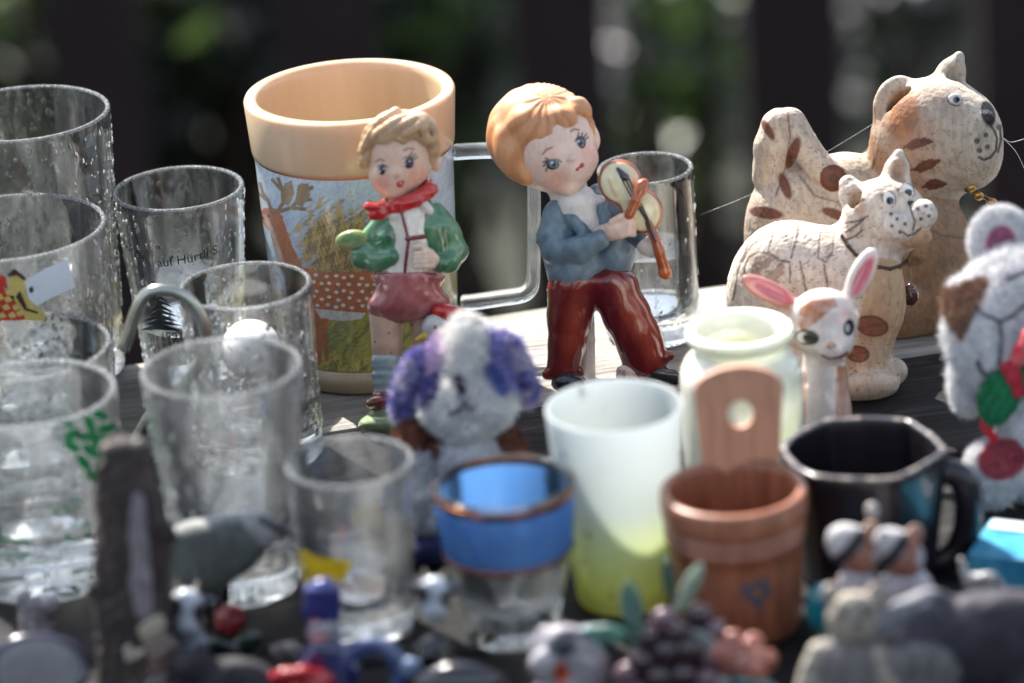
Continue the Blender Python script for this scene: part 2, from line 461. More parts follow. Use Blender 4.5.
# ================================================================== SETTING
cam = bpy.data.cameras.new('camera'); co = bpy.data.objects.new('camera', cam); COL.objects.link(co)
M = Matrix([[CR[i], CU[i], CB[i], CAM[i]] for i in range(3)]+[[0, 0, 0, 1]]); co.matrix_world = M
cam.sensor_width = 36; cam.lens = 36*FPX/1024; cam.clip_start = .05; cam.clip_end = 200
cam.dof.use_dof = True; cam.dof.focus_distance = 1.440; cam.dof.aperture_fstop = 5.5
SC.camera = co
w = bpy.data.worlds.new('World'); SC.world = w; w.use_nodes = True
nt = w.node_tree; bg = nt.nodes['Background']; sky = nt.nodes.new('ShaderNodeTexSky'); sky.sky_type = 'NISHITA'; sky.sun_disc = False
SUN_EL, SUN_AZ = 50.0, -32.0       # azimuth from straight behind (+Y) towards +X
sky.sun_elevation = math.radians(SUN_EL); sky.sun_rotation = math.radians(SUN_AZ)
sky.air_density = 1.0; sky.dust_density = 1.5
hs = nt.nodes.new('ShaderNodeHueSaturation'); hs.inputs['Saturation'].default_value = .62; nt.links.new(sky.outputs[0], hs.inputs['Color']); nt.links.new(hs.outputs[0], bg.inputs[0]); bg.inputs[1].default_value = .108
sd = bpy.data.lights.new('sun', 'SUN'); sd.energy = 4.95; sd.angle = math.radians(.5); sd.color = (1, .955, .88)
so = bpy.data.objects.new('sun', sd); COL.objects.link(so)
el, az = math.radians(SUN_EL), math.radians(SUN_AZ)
tosun = Vector((math.sin(az)*math.cos(el), math.cos(az)*math.cos(el), math.sin(el)))
so.rotation_euler = tosun.to_track_quat('Z', 'Y').to_euler(); so.location = (0, 0, 3)
vs = SC.view_settings; vs.view_transform = 'Standard'; vs.look = 'None'; vs.exposure = 1.5; vs.gamma = 1
cy = SC.cycles; cy.use_denoising = True; cy.max_bounces = 14; cy.transmission_bounces = 14; cy.transparent_max_bounces = 24
cy.caustics_reflective = False; cy.caustics_refractive = False; cy.sample_clamp_indirect = 60; cy.sample_clamp_direct = 40
cy.diffuse_bounces = 3; cy.glossy_bounces = 5; cy.use_adaptive_sampling = True; cy.adaptive_threshold = .015
GZ = -.75
# ground
k = NT('ground_soil'); p = k.n('ShaderNodeBsdfPrincipled'); v = k.coord()
k.l(k.ramp(k.noise(v, 9, 6, .65), [(.35, (.008, .008, .006)), (.55, (.02, .024, .014)), (.75, (.06, .06, .05))]), p.inputs['Base Color'])
p.inputs['Roughness'].default_value = .95; k.l(k.bump(k.noise(v, 40, 5), .8, .02), p.inputs['Normal']); k.l(p.outputs[0], k.out.inputs[0])
g = mesh('ground', [(-60, -60, GZ), (60, -60, GZ), (60, 60, GZ), (-60, 60, GZ)], [(0, 1, 2, 3)], k.m, smooth=False); g['kind'] = 'structure'
# table of weathered planks
A0 = P(115, 362); A1 = P(740, 279); dv = (A1-A0); dv[2] = 0; dv /= np.linalg.norm(dv); nv = np.array([dv[1], -dv[0], 0])   # nv: towards the viewer
def woodmat(name, dark, mid, light, lightamt):
    k = NT(name); p = k.n('ShaderNodeBsdfPrincipled')
    v = k.coord((1.6, 42, 30)); v2 = k.coord((.5, 9, 9)); v3 = k.coord((7, 7, 7))
    n1 = k.noise(v, 9, 8, .72, .5); n2 = k.noise(v2, 8, 5, .6, .7); n3 = k.noise(v3, 6, 4, .6)
    mx = k.n('ShaderNodeMath', operation='MULTIPLY_ADD'); k.l(n2, mx.inputs[0]); mx.inputs[1].default_value = .55; 
    m0 = k.n('ShaderNodeMath', operation='MULTIPLY_ADD'); k.l(n1, m0.inputs[0]); m0.inputs[1].default_value = .75
    mb = k.n('ShaderNodeMath', operation='MULTIPLY'); k.l(n3, mb.inputs[0]); mb.inputs[1].default_value = .25
    k.l(mb.outputs[0], m0.inputs[2]); k.l(m0.outputs[0], mx.inputs[2])
    c = k.ramp(mx.outputs[0], [(.60-lightamt, dark), (.74-lightamt, mid), (.92-lightamt, light)])
    k.l(c, p.inputs['Base Color'])
    p.inputs['Roughness'].default_value = .7
    p.inputs['Specular IOR Level'].default_value = .3
    k.l(k.bump(mx.outputs[0], 1.0, .0035), p.inputs['Normal']); k.l(p.outputs[0], k.out.inputs[0]); return k.m
w_light = woodmat('weathered_plank_grey', (.045, .04, .035), (.27, .255, .225), (.5, .48, .44), .06)
w_dark = woodmat('weathered_plank_dark', (.005, .0045, .005), (.017, .0155, .017), (.10, .09, .09), -.09)
tc = P(512, 341)
T = thing('market_table', (float(tc[0]), float(tc[1]), GZ), 'old weathered outdoor table of wide dark and grey planks carrying all the flea market pieces', 'table')
PW = .0955; th = .028
ang = math.atan2(dv[1], dv[0])
for i in range(7):
    a, b = (i*PW+.0015, (i+1)*PW-.0015-(.0015 if i % 2 else 0)); hw = (b-a)/2; L = .8
    nx, ny, nz = 90, 7, 2
    bm_V = []; bm_F = []
    rr = random.Random(i+3)
    sec = [(-hw, -th), (-hw, -.003), (-hw+.0008, -.001), (-hw+.0025, 0)]+[(-hw+.0025+(2*hw-.005)*j/6, 0) for j in range(1, 6)]+[(hw-.0025, 0), (hw-.0008, -.001), (hw, -.003), (hw, -th)]
    m = len(sec)
    for q in range(nx+1):
        x = -L+2*L*q/nx
        for (y, z) in sec:
            wob = .0007*math.sin(x*23+i*2+y*60)+.0005*math.sin(x*71+i)
            zz = z-.0002-(.0006*abs(math.sin(x*13+i*3+y*90)) if z == 0 else 0)
            bm_V.append((x, y+(wob if abs(y) > hw-.003 else 0), zz))
    for q in range(nx):
        for j in range(m): 
            j2 = (j+1) % m; bm_F.append((q*m+j, q*m+j2, (q+1)*m+j2, (q+1)*m+j))
    bm_F += [tuple(range(m)), tuple(nx*m+j for j in range(m))[::-1]]
    o = mesh('plank', bm_V, bm_F, w_light if i == 0 else w_dark, None, True, T)
    c = A0+nv*((a+b)/2)+dv*.24
    o.location = (c[0]-tc[0], c[1]-tc[1], -GZ); o.rotation_euler = (0, 0, ang)
    o.data.polygons.foreach_set('use_smooth', np.zeros(len(o.data.polygons), bool))
    if i == 0: o['label'] = 'sunlit pale grey weathered back plank'
for (sx, sn) in ((-.62, .05), (.62, .05), (-.62, .6), (.62, .6)):
    V, F = box(0, 0, (-GZ-th)/2, .03, .03, (-GZ-th)/2-.001)
    c = A0+nv*sn+dv*(.24+sx); o = mesh('leg', V, F, w_dark, None, False, T); o.location = (c[0]-tc[0], c[1]-tc[1], 0); o.rotation_euler = (0, 0, ang)
for sn in (.05, .6):
    V, F = box(0, 0, 0, .58, .012, .03); c = A0+nv*sn+dv*.24
    o = mesh('apron', V, F, w_dark, None, False, T); o.location = (c[0]-tc[0], c[1]-tc[1], -GZ-th-.032); o.rotation_euler = (0, 0, ang)
# fence of maroon boards behind the table
fm = plain('maroon_fence_paint', (36, 17, 22), .75, bs=60, bstr=.5, bd=.002, vs=14, var=.25)
YF = 1.5
def atY(px, Y, py=150):
    d = ray(px, py); t = (Y-CAM[1])/d[1]; return CAM+d*t
FN = thing('picket_fence', (0, YF, GZ), 'dark maroon picket fence of wide upright boards, blurred behind the table', 'fence')
cs = [105, 332, 558, 795, 1005]
step = (atY(795, YF)[0]-atY(105, YF)[0])/3
x0 = atY(105, YF)[0]
for i in range(-3, 8):
    V, F = box(x0+i*step, 0, .62, .037*(1.0+.1*math.sin(i*3)), .011, .60)
    mesh('board', V, F, fm, None, False, FN)
for zz in (.065, 1.0):
    V, F = box(.25, .034, zz, 1.35, .02, .035); mesh('rail', V, F, fm, None, False, FN)
# shrubs beyond the fence
lm = {}
def leafmat(name, c, tr):
    k = NT(name); d = k.n('ShaderNodeBsdfPrincipled'); t = k.n('ShaderNodeBsdfTranslucent'); v = k.coord()
    r = k.ramp(k.noise(v, 30, 3), [(.3, tuple(x*.45 for x in c)), (.7, c)])
    k.l(r, d.inputs['Base Color']); k.l(r, t.inputs['Color']); d.inputs['Roughness'].default_value = .38
    m = k.n('ShaderNodeMixShader'); m.inputs[0].default_value = tr; k.l(d.outputs[0], m.inputs[1]); k.l(t.outputs[0], m.inputs[2]); k.l(m.outputs[0], k.out.inputs[0]); return k.m
lg = leafmat('leaf_green', (.10, .17, .05), .4); lgr = leafmat('leaf_paled', (.50, .49, .52), .25); ld = leafmat('leaf_dark', (.022, .035, .018), .3)  # one leaf colour paled to stand in for bright blurred light patches
bark = plain('shrub_bark', (70, 58, 50), .9, bs=80, bstr=.6, bd=.003)
def shrub(x, y, rx, ry, H, n, mat, label, seed, size=.03):
    r = np.random.default_rng(seed); S = thing('garden_shrub', (x, y, GZ), label, 'shrub', 'shrubs beyond the fence')
    cl = r.normal(size=(26, 3)); cl /= np.linalg.norm(cl, axis=1)[:, None]; cl *= r.uniform(.35, .95, (26, 1)); cl = cl*np.array([rx, ry, H*.45])+np.array([0, 0, H*.52])
    c = cl[r.integers(0, 26, n)]+r.normal(scale=(rx*.17, ry*.17, H*.09), size=(n, 3)); c[:, 2] = np.abs(c[:, 2])+.02
    a = r.normal(size=(n, 3)); a /= np.linalg.norm(a, axis=1)[:, None]; b = np.cross(a, r.normal(size=(n, 3))); b /= np.linalg.norm(b, axis=1)[:, None]
    l = size*r.uniform(.6, 1.5, (n, 1)); q = np.cross(a, b)*l*.12
    W = np.stack([c-a*l, c+b*l*.42+q, c+a*l, c-b*l*.42+q], 1).reshape(-1, 3)
    mesh('foliage', W, np.arange(n*4).reshape(-1, 4), mat, None, False, S)
    st = []
    for k in range(7):
        e = cl[k]; st.append(tube(spline([(r.normal()*.02, r.normal()*.02, -.01), e*.5*np.array([.5, .5, 1]), e], 5), [.012*(1-.8*j/10) for j in range(11)], 6))
    V, F = join(st); mesh('stem', V, F, bark, None, True, S)
def gx(px, Y): return float(atY(px, Y, 140)[0])
shr = [(gx(-30, 1.95), 1.95, .16, .12, .50, 500, ld, 'dark green low shrub behind the far left gap of the fence', 1, .03),
       (gx(12, 1.85), 1.85, .05, .06, .42, 60, lg, 'small bright green plant behind the far left gap of the fence', 11, .022),
       (gx(218, 1.95), 1.95, .12, .12, .50, 500, ld, 'dark green low shrub behind the gap between the first two blurred fence boards', 12, .03),
       (gx(232, 1.9), 1.9, .05, .06, .44, 10, lgr, 'sparse pale flowering plant behind the gap above the lettered glass', 13, .02),
       (gx(180, 1.9), 1.9, .10, .06, .40, 26, lg, 'sparse green plant behind the gap above the lettered glass', 14, .022),
       (gx(445, 1.95), 1.95, .12, .12, .50, 380, ld, 'dark green low shrub behind the gap above the beer mug', 2, .03),
       (gx(455, 1.85), 1.85, .07, .06, .48, 110, lg, 'bright green plant behind the gap above the beer mug', 9, .022),
       (gx(672, 2.15), 2.15, .07, .10, .50, 330, lgr, 'pale flowering shrub behind the gap right of the violin boy', 3, .028),
       (gx(705, 1.9), 1.9, .035, .05, .46, 90, lg, 'small bright green plant before the pale shrub right of the violin boy', 4, .022),
       (gx(640, 1.9), 1.9, .04, .05, .44, 70, lg, 'small bright green plant nearest the violin boy beyond the fence', 15, .022),
       (gx(898, 2.25), 2.25, .05, .10, .50, 150, lgr, 'pale flowering shrub behind the gap beside the big cat', 5, .028),
       (gx(925, 1.95), 1.95, .06, .08, .46, 60, ld, 'dark green plant behind the gap beside the big cat', 16, .028),
       (.3, 3.4, 1.3, .3, 1.5, 6000, ld, 'wide dark evergreen shrub farthest back beyond the fence', 6, .045),
       (1.35, 2.5, .4, .3, 1.2, 2600, ld, 'dark green shrub beyond the right end of the fence', 7, .04),
       (-1.4, 2.5, .5, .3, 1.3, 2600, ld, 'dark green shrub beyond the left end of the fence', 8, .04)]
for s_ in shr: shrub(*s_)
# ================================================================== GLASSES AND VESSELS
GL = glassmat('clear_glass', .90, (.995, 1, .998), .0, 1.5, .12, 60, dirt_haze=.07, haze=.0, ds=90)
GLW = glassmat('wet_glass', .90, (.995, 1, .998), .0, 1.5, .30, 75, dirt_haze=.13, haze=.022, ds=70)
GLH = glassmat('heavy_glass', .12, (.985, .995, .99), .012, 1.5, edge=False)
GLR = glassmat('whitened_glass_rim', .12, (.985, .995, .99), .06, 1.5, .8, 700, edge=False, haze=.14, dirt_haze=.55, ds=900)  # rim whitened in its colour to stand in for bright highlights
WAT = glassmat('water_bead', .06, (1, 1, 1), .05, 1.36, edge=False)
WATB = glassmat('rainwater', .93, (.97, .985, .985), 0, 1.33, .1, 60)
GOLD = plain('worn_gilt', (176, 112, 78), .25, 1.0, var=.3, vs=200)
def drops(name, parent, n, Rf, H, sz=(.00035, .0011), seed=0, zlo=.02, inner=0, ang=None):
    r = np.random.default_rng(seed); nu, nv2 = 7, 4
    base = []
    for j in range(nv2):
        ph = j/(nv2-1)*math.pi/2
        for i in range(nu): t = 2*math.pi*i/nu; base.append((math.sin(ph)*math.cos(t), math.sin(ph)*math.sin(t), math.cos(ph)*.36))
    base = np.array(base); F0 = np.array([(j*nu+i, j*nu+(i+1) % nu, (j+1)*nu+(i+1) % nu, (j+1)*nu+i) for j in range(nv2-1) for i in range(nu)])
    th = r.uniform(0, 2*math.pi, n) if ang is None else r.normal(ang[0], ang[1], n); z = zlo*H+(1-zlo-.02)*H*r.uniform(0, 1, n)
    s = sz[0]+(sz[1]-sz[0])*r.beta(.7, 3.0, n); el = r.uniform(1, 1.7, n)
    R = np.array([Rf(v) for v in z]); sg = 1
    if inner: R = R-.0015; sg = -1
    er = np.stack([np.sin(th), -np.cos(th), 0*th], 1); et = np.stack([np.cos(th), np.sin(th), 0*th], 1)
    c = er*R[:, None]; c[:, 2] = z
    V = c[:, None]+(base[None, :, :1]*et[:, None]+np.array([0, 0, 1.])*base[None, :, 1:2]*el[:, None, None]+sg*er[:, None]*(base[None, :, 2:]+.02))*s[:, None, None]
    F = (F0[None]+(np.arange(n)*len(base))[:, None, None]).reshape(-1, 4)
    o = mesh(name, V.reshape(-1, 3), F, WAT, None, True, parent); o['kind'] = 'stuff'; return o
def glass(rx, ry, hw, by, hb, label, name='drinking_glass', t=.0019, tb=.008, nd=500, mat=None, curve=None, cat='drinking glass', group='rain wet drinking glasses', seed=0, part='glass_body', sz=(.0004, .0017), rf=None):
    p, H = under(rx, ry, by); sr = mpp(p+np.array([0, 0, H])); sb = mpp(p); rr = hw*sr; rb = hb*sb
    Tn = thing(name, p, label, cat, group)
    V, F = lathe(vessel(rr, rb, H, t, tb, curve), 96, rf); o = mesh(part, V, F, mat or GL, None, True, Tn)
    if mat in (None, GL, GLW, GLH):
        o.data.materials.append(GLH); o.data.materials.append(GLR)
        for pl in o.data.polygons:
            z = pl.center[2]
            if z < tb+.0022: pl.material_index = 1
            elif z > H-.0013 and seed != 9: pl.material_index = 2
    def Rf(z):
        u = min(max((z-.0018)/(H-t*.5-.0018), 0), 1); return (rb+(rr-rb)*u)*(curve(u) if curve else 1)
    if nd:
        drops('water_drops', Tn, nd, Rf, H, sz, seed); 
    return Tn, p, H, rr, rb, Rf, sb
def rainwater(name, G, z0, z1, label):
    Tn, p, H, rr, rb, Rf, sb = G; g = .0019
    pr = [(1e-4, z0), (Rf(z0)-g-.0015, z0), (Rf(z0+.002)-g, z0+.002), (Rf(z1)-g, z1), (1e-4, z1)]
    V, F = lathe(pr, 64, closed=False); o = mesh(name, V, F, WATB, None, False); o.location = tuple(p); tag(o, label, 'water'); return o
WHITEP = plain('paper_sticker', (222, 226, 228), .7, var=.04)
def decal(Tn, name, parts, mat, label=None):
    V, F = join(parts); o = mesh(name, V, F, mat, None, False, Tn)
    if label: o['label'] = label
    return o
def ell2(cx, cy, a, b, n=20, rot=0):
    r = math.radians(rot); return [(cx+a*math.cos(t)*math.cos(r)-b*math.sin(t)*math.sin(r), cy+a*math.cos(t)*math.sin(r)+b*math.sin(t)*math.cos(r)) for t in [2*math.pi*i/n for i in range(n)]]
def enam(n, c, r=.35): return plain(n, c, r, var=.12, vs=300)
# 1 tall glass at the back left
g1 = glass(22, 112, 88, 372, 74, 'tall straight glass at the far left back, tallest of all the glasses, beaded with rain', tb=.012, nd=1500, seed=1, sz=(.0004, .0016))
# 2 glass with fruit print and price sticker
g2 = glass(8, 226, 98, 436, 86, 'wide rain beaded glass with a red and yellow village print and a white paper sticker', tb=.012, nd=1100, mat=GLW, seed=2, sz=(.0005, .0021))
Tn, p, H, rr, rb, Rf, s = g2
def uv(G, X, Y):
    """arc and height on a glass of the point that shows at (X, Y)"""
    Tn, p, H, rr, rb, Rf, s = G; best = None
    lo = -1.35; hi = 1.35; th = 0; z = H/2
    for _ in range(40):
        R = Rf(z); q = p+np.array([R*math.sin(th), -R*math.cos(th), z]); x, y, _d = proj(q); m = mpp(q)
        th = max(-1.35, min(1.35, th+.7*(X-x)*m/max(R*math.cos(th), R*.2))); z = z-.7*(Y-y)*m*1*-1*-1/math.cos(PITCH)*1
        z = max(.001, min(H*.99, z))
    return th*Rf(z), z
def pxpoly(G, pts):
    """outline on the glass wall given by where its corners show"""
    return [uv(G, *q) for q in pts]
def dpoly(G, pts, off=.0003, rings=4): return wrap_poly(pxpoly(G, pts), G[5], 0, 0, rings, off)
decal(Tn, 'price_sticker', [dpoly(g2, [(25, 280), (45, 268), (67, 258), (71, 271), (75, 286), (52, 297), (32, 307), (28, 294)], .0005)], WHITEP, 'crumpled blank white paper sticker')
decal(Tn, 'village_print', [dpoly(g2, [(-30, 318), (-28, 285), (-12, 292), (2, 286), (12, 296), (22, 306), (38, 318)], .0003), dpoly(g2, [(-2, 286), (0, 274), (6, 277), (7, 288)], .0003)], enam('red_enamel', (205, 62, 48)), 'red printed roofs')
decal(Tn, 'village_print', [dpoly(g2, [(8, 292), (9, 273), (14, 269), (25, 278), (26, 300), (30, 308), (46, 314), (45, 320), (26, 320), (20, 306)], .0005)]+[dpoly(g2, [(x, y), (x+5, y-3), (x+9, y+2), (x+3, y+4)], .0006) for x, y in ((-8, 303), (2, 306), (8, 314), (-12, 312), (-4, 296), (4, 298), (12, 306), (-2, 314), (16, 312), (5, 291))], enam('yellow_enamel', (214, 190, 110)), 'pale yellow printed houses')
decal(Tn, 'village_print', [dpoly(g2, [(8, 273), (15, 268), (26, 277), (25, 280), (15, 272), (9, 276)], .0008), dpoly(g2, [(24, 306), (38, 311), (38, 313), (24, 309)], .0008), dpoly(g2, [(16, 296), (20, 290), (27, 306), (24, 308)], .0008)], enam('dark_outline', (70, 50, 45)), 'dark printed roof lines')
# 3 mug with looped metal handle
g3 = glass(18, 346, 93, 500, 84, 'clear faceted tea glass mug with a long looped grey metal handle at the left', name='glass_mug', tb=.02, nd=500, sz=(.0004, .0026), mat=GLW, seed=3, cat='glass mug', rf=lambda t, i: 1+.012*math.cos(t*14) if i < 14 else 1)
METAL = plain('dull_nickel', (200, 200, 188), .22, .9, var=.2, vs=60)
fr3 = Frame(18, 500)
hp = [(104, 350, 2), (110, 335, 4), (117, 314, 7), (126, 297, 9), (140, 291, 10), (158, 293, 10), (173, 303, 9), (184, 320, 7), (187, 342, 5), (182, 362, 3), (165, 384, 2), (146, 402, 1), (132, 416, 0), (123, 432, 0), (113, 446, -2), (100, 452, -4)]
hw_ = [fr3.world(np.array([q]))[0] for q in spline(hp, 6)]
V, F = tube(hw_, 3.4*fr3.s, 14, True, 1.9); mesh('handle', V, F, METAL, None, True, Tn := g3[0])
V, F = tube([q+CB*2.4*fr3.s for q in hw_], 1.7*fr3.s, 8, True, 1.2); mesh('handle_ridge', V, F, METAL, None, True, g3[0])
# 4 near glass with green print
g4 = glass(27, 392, 90, 572, 80, 'thick rimmed glass with green printed leaves and lettering at the lower left', tb=.02, nd=420, sz=(.0004, .0026), mat=GLW, seed=4, t=.0024)
Tn = g4[0]; GRN = enam('green_enamel', (38, 150, 88)); parts = []
rg = random.Random(4)
for cx, cy in ((66, 420), (78, 412), (90, 424), (100, 414), (84, 436), (96, 440), (106, 428), (72, 434), (103, 452), (90, 450), (99, 464), (84, 462), (72, 446), (108, 440), (94, 476), (60, 408)):
    a = rg.uniform(0, 180); parts.append(dpoly(g4, ell2(cx, cy, 9.5, 5.2, 10, a), .0004, 2))
decal(Tn, 'leaf_print', parts, GRN, 'green printed ivy leaves')
def textat(G, body, X, Y, size_px, off=.0004, slope=0, italic=0):
    u, z = uv(G, X, Y); return wrap_text(body, size_px*G[6]*1.05, G[5], z, u, off, slope, italic)
decal(Tn, 'lettering', [textat(g4, 'IIIIIIIIIII', 12, 544, 12), textat(g4, 'IIIIIIIIII', 14, 559, 12)], GRN)
decal(Tn, 'lettering', [textat(g4, 'ccc', 68, 512, 24, slope=.05, italic=.3), textat(g4, 'C2', 80, 540, 24)], GRN)
# 5 glass with dark lettering
g5 = glass(178, 187, 66, 368, 50, 'flared glass with small dark lettering and a printed fir tree, behind the metal handle', tb=.02, nd=650, seed=5)
Tn = g5[0]; INK = enam('dark_print', (38, 48, 52))
pr = [textat(g5, 'Burgen', 134, 254, 12, slope=-.25), textat(g5, 'auf Hürtli S.', 190, 262, 13, slope=.12), textat(g5, '1991', 172, 340, 12, slope=.05)]
for j in range(7):
    y = 298+j*4.6; hwid = 5+j*2.5; pr.append(dpoly(g5, [(160-hwid+(j % 2)*3, y+3.5), (158, y-2.5), (162, y-2.5), (163+hwid+(j % 2)*3, y+4.5), (166, y+1.6), (160, y+.8)], .0004, 2))
decal(Tn, 'lettering', pr, INK, 'small dark printed lettering, fir tree and year')
rainwater('rainwater', g5, .0215, g5[2]*.50, 'clear rainwater standing in the lettered flared glass')
# 6 mid glass
g6 = glass(245, 284, 66.5, 455, 63, 'straight glass with big rain drops and a white ball inside, before the deer mug', tb=.012, nd=650, sz=(.0004, .0022), seed=6)
# white ball inside it
q = g6[1]; bm_s = .0135
V, F = lathe([(bm_s*math.sin(a), bm_s-bm_s*math.cos(a)) for a in np.linspace(.02, math.pi-.02, 24)], 40, closed=False)
zb = .0135; BALLM = plain('white_celluloid', (236, 238, 240), .45, sss=.2, var=.03)
Pc, _h = g6[1], 0
stand_z = .0125
V2 = V+np.array([0, 0, 0]); o = mesh('white_ball', V2, F, BALLM); 
# raise it: it is wedged half way up between the walls
u_, z_ = uv(g6, 245, 338); o.location = (q[0], q[1], .46*g6[2]); o.scale = (.8, .8, .8)
tag(o, 'smooth white ball sitting wedged inside the straight glass before the deer mug', 'ball')
# 7 near centre-left glass
g7 = glass(221, 366, 81, 585, 60, 'rain streaked tumbler blurred in front of the straight glass, left of the yellow printed one', tb=.018, nd=520, sz=(.0004, .0026), mat=GLW, seed=7)
rainwater('rainwater', g7, .0195, g7[2]*.44, 'clear rainwater standing in the rain streaked tumbler')
# 8 small glass with lemons
g8 = glass(349, 460, 65, 627, 52, 'small rain wet shot glass with a printed yellow lemon, left of the blue banded glass', tb=.012, nd=140, sz=(.0004, .002), mat=GLW, seed=8)
Tn = g8[0]; YEL = enam('yellow_print', (232, 196, 38))
decal(Tn, 'lemon_print', [dpoly(g8, [(294, 552), (305, 549), (316, 556), (334, 558), (352, 560), (348, 574), (334, 585), (312, 586), (299, 580), (295, 566)], .0004)], YEL, 'yellow printed lemons')
V, F = wrap_poly(ell2(0, 0, .0065, .005), lambda z: g8[5](z)-.0018, g8[2]*.52, g8[4]*math.pi*.93, 3); mesh('lemon_print', V, F, YEL, None, False, Tn)
rainwater('rainwater', g8, .0135, g8[2]*.46, 'clear rainwater in the small shot glass with lemons')
# 9 blue banded glass with gilt rim
g9 = glass(503, 481, 70.5, 634, 44, 'stubby shot glass with a translucent blue band and worn gold rim, front centre', tb=.013, nd=25, mat=GL, seed=9, curve=lambda u: 1+.09*math.sin(math.pi*min(1, u*1.02)), t=.0022)
Tn, p, H, rr, rb, Rf, s = g9
BLUE = NT('blue_glaze'); bp = BLUE.n('ShaderNodeBsdfPrincipled'); bp.inputs['Base Color'].default_value = (.26, .46, .80, 1); bp.inputs['Roughness'].default_value = .1
bt = BLUE.n('ShaderNodeBsdfTransparent'); bt.inputs['Color'].default_value = (.50, .74, .98, 1); btl = BLUE.n('ShaderNodeBsdfTranslucent'); btl.inputs['Color'].default_value = (.30, .55, .95, 1)
bm1 = BLUE.n('ShaderNodeMixShader'); bm1.inputs[0].default_value = .65; BLUE.l(bp.outputs[0], bm1.inputs[1]); BLUE.l(btl.outputs[0], bm1.inputs[2])
bm2 = BLUE.n('ShaderNodeMixShader'); bm2.inputs[0].default_value = .6; BLUE.l(bm1.outputs[0], bm2.inputs[1]); BLUE.l(bt.outputs[0], bm2.inputs[2]); BLUE.l(bm2.outputs[0], BLUE.out.inputs[0])
_, zb0 = uv(g9, 504, 572); _, zb1 = uv(g9, 504, 511)
def shell(Rf, z0, z1, off, th, n=8):
    pr = [(Rf(z0+(z1-z0)*i/n)+off+th, z0+(z1-z0)*i/n) for i in range(n+1)]+[(Rf(z0+(z1-z0)*i/n)+off, z0+(z1-z0)*i/n) for i in range(n, -1, -1)]
    return lathe(pr, 96)
V, F = shell(Rf, zb0, H-.0042, .0001, .00012); mesh('blue_band', V, F, BLUE.m, None, True, Tn)
V, F = shell(Rf, H-.0040, H-.0012, .0001, .00025, 3); mesh('gilt_rim', V, F, GOLD, None, True, Tn)
V, F = shell(Rf, zb0-.0019, zb0-.0002, .0001, .00025, 2); mesh('gilt_line', V, F, GOLD, None, True, Tn)
# 10 frosted cup, white above and yellow-green below
FR = NT('frosted_plastic'); pb = FR.n('ShaderNodeBsdfPrincipled'); tc_ = FR.n('ShaderNodeTexCoord'); sp = FR.n('ShaderNodeSeparateXYZ'); FR.l(tc_.outputs['Object'], sp.inputs[0])
g10p, g10H = under(614, 405, 600)
mr = FR.n('ShaderNodeMapRange'); mr.inputs['From Min'].default_value = 0; mr.inputs['From Max'].default_value = g10H; FR.l(sp.outputs['Z'], mr.inputs['Value'])
c = FR.ramp(mr.outputs[0], [(0.0, (.80, .80, .27)), (.13, (.78, .80, .30)), (.3, (.68, .75, .42)), (.55, (.56, .61, .59)), (1.0, (.62, .66, .67))])
FR.l(c, pb.inputs['Base Color']); pb.inputs['Roughness'].default_value = .35; pb.inputs['Coat Weight'].default_value = .3
tr = FR.n('ShaderNodeBsdfTranslucent'); FR.l(c, tr.inputs['Color']); mx = FR.n('ShaderNodeMixShader'); mx.inputs[0].default_value = .55; FR.l(pb.outputs[0], mx.inputs[1]); FR.l(tr.outputs[0], mx.inputs[2]); ftr = FR.n('ShaderNodeBsdfTransparent'); fm2 = FR.n('ShaderNodeMixShader'); fm2.inputs[0].default_value = .16; FR.l(mx.outputs[0], fm2.inputs[1]); FR.l(ftr.outputs[0], fm2.inputs[2]); FR.l(fm2.outputs[0], FR.out.inputs[0])
g10 = glass(614, 405, 69.5, 598, 47, 'frosted plastic cup, white above fading to yellow green at the bottom', name='frosted_cup', nd=40, mat=FR.m, t=.0012, tb=.004, cat='cup', group=None, seed=10, part='cup_body', curve=lambda u: 1+.03*math.sin(math.pi*u))
# 17 glass jar mug behind the violin boy
g17 = glass(645, 167, 48.5, 333, 47, 'plain straight glass half full of clear rainwater, behind the violin boy', tb=.010, nd=200, seed=17)
rainwater('rainwater', g17, .0115, g17[2]*.52, 'clear rainwater half filling the glass behind the violin boy')
# 11 milk glass jar
MG = NT('milk_glass'); a = MG.n('ShaderNodeBsdfPrincipled'); v = MG.coord()
MG.l(MG.ramp(MG.noise(v, 60, 4), [(.3, (.66, .67, .56)), (.7, (.80, .80, .73))]), a.inputs['Base Color']); a.inputs['Roughness'].default_value = .12; a.inputs['Subsurface Weight'].default_value = .6
a.inputs['Subsurface Scale'].default_value = .006; a.inputs['Subsurface Radius'].default_value = (.9, 1, .8); a.inputs['Coat Weight'].default_value = .6; MG.l(a.outputs[0], MG.out.inputs[0])
p, H = under(739, 326, 488); s = mpp(p); Tn = thing('milk_glass_jar', p, 'squat pale green milk glass jar standing behind the wooden pot', 'jar')
k_ = .93*s
prof = [(1e-4, 0), (52, 0), (58, 3), (60, 10), (61, 60), (61, 108), (59.5, 117), (55, 125), (49, 130), (45.5, 132), (44.5, 138), (46, 140), (50, 142), (53, 145), (54, 149), (53, 153), (50, 155), (46, 155), (42.5, 152), (41, 146), (40, 130), (44, 122), (55, 106), (57, 90), (57, 12), (50, 6), (1e-4, 5)]
zs = H/155.0; prof = [(r*s, z*zs) for r, z in prof]; V, F = lathe(prof, 96); mesh('jar_body', V, F, MG.m, None, True, Tn)
_pz = [q[1] for q in prof[:17]]; _pr = [q[0] for q in prof[:17]]
Rj = lambda z: float(np.interp(z, _pz, _pr))
LB = woodmat('cork_label', (.30, .15, .10), (.42, .22, .145), (.50, .28, .19), .12)
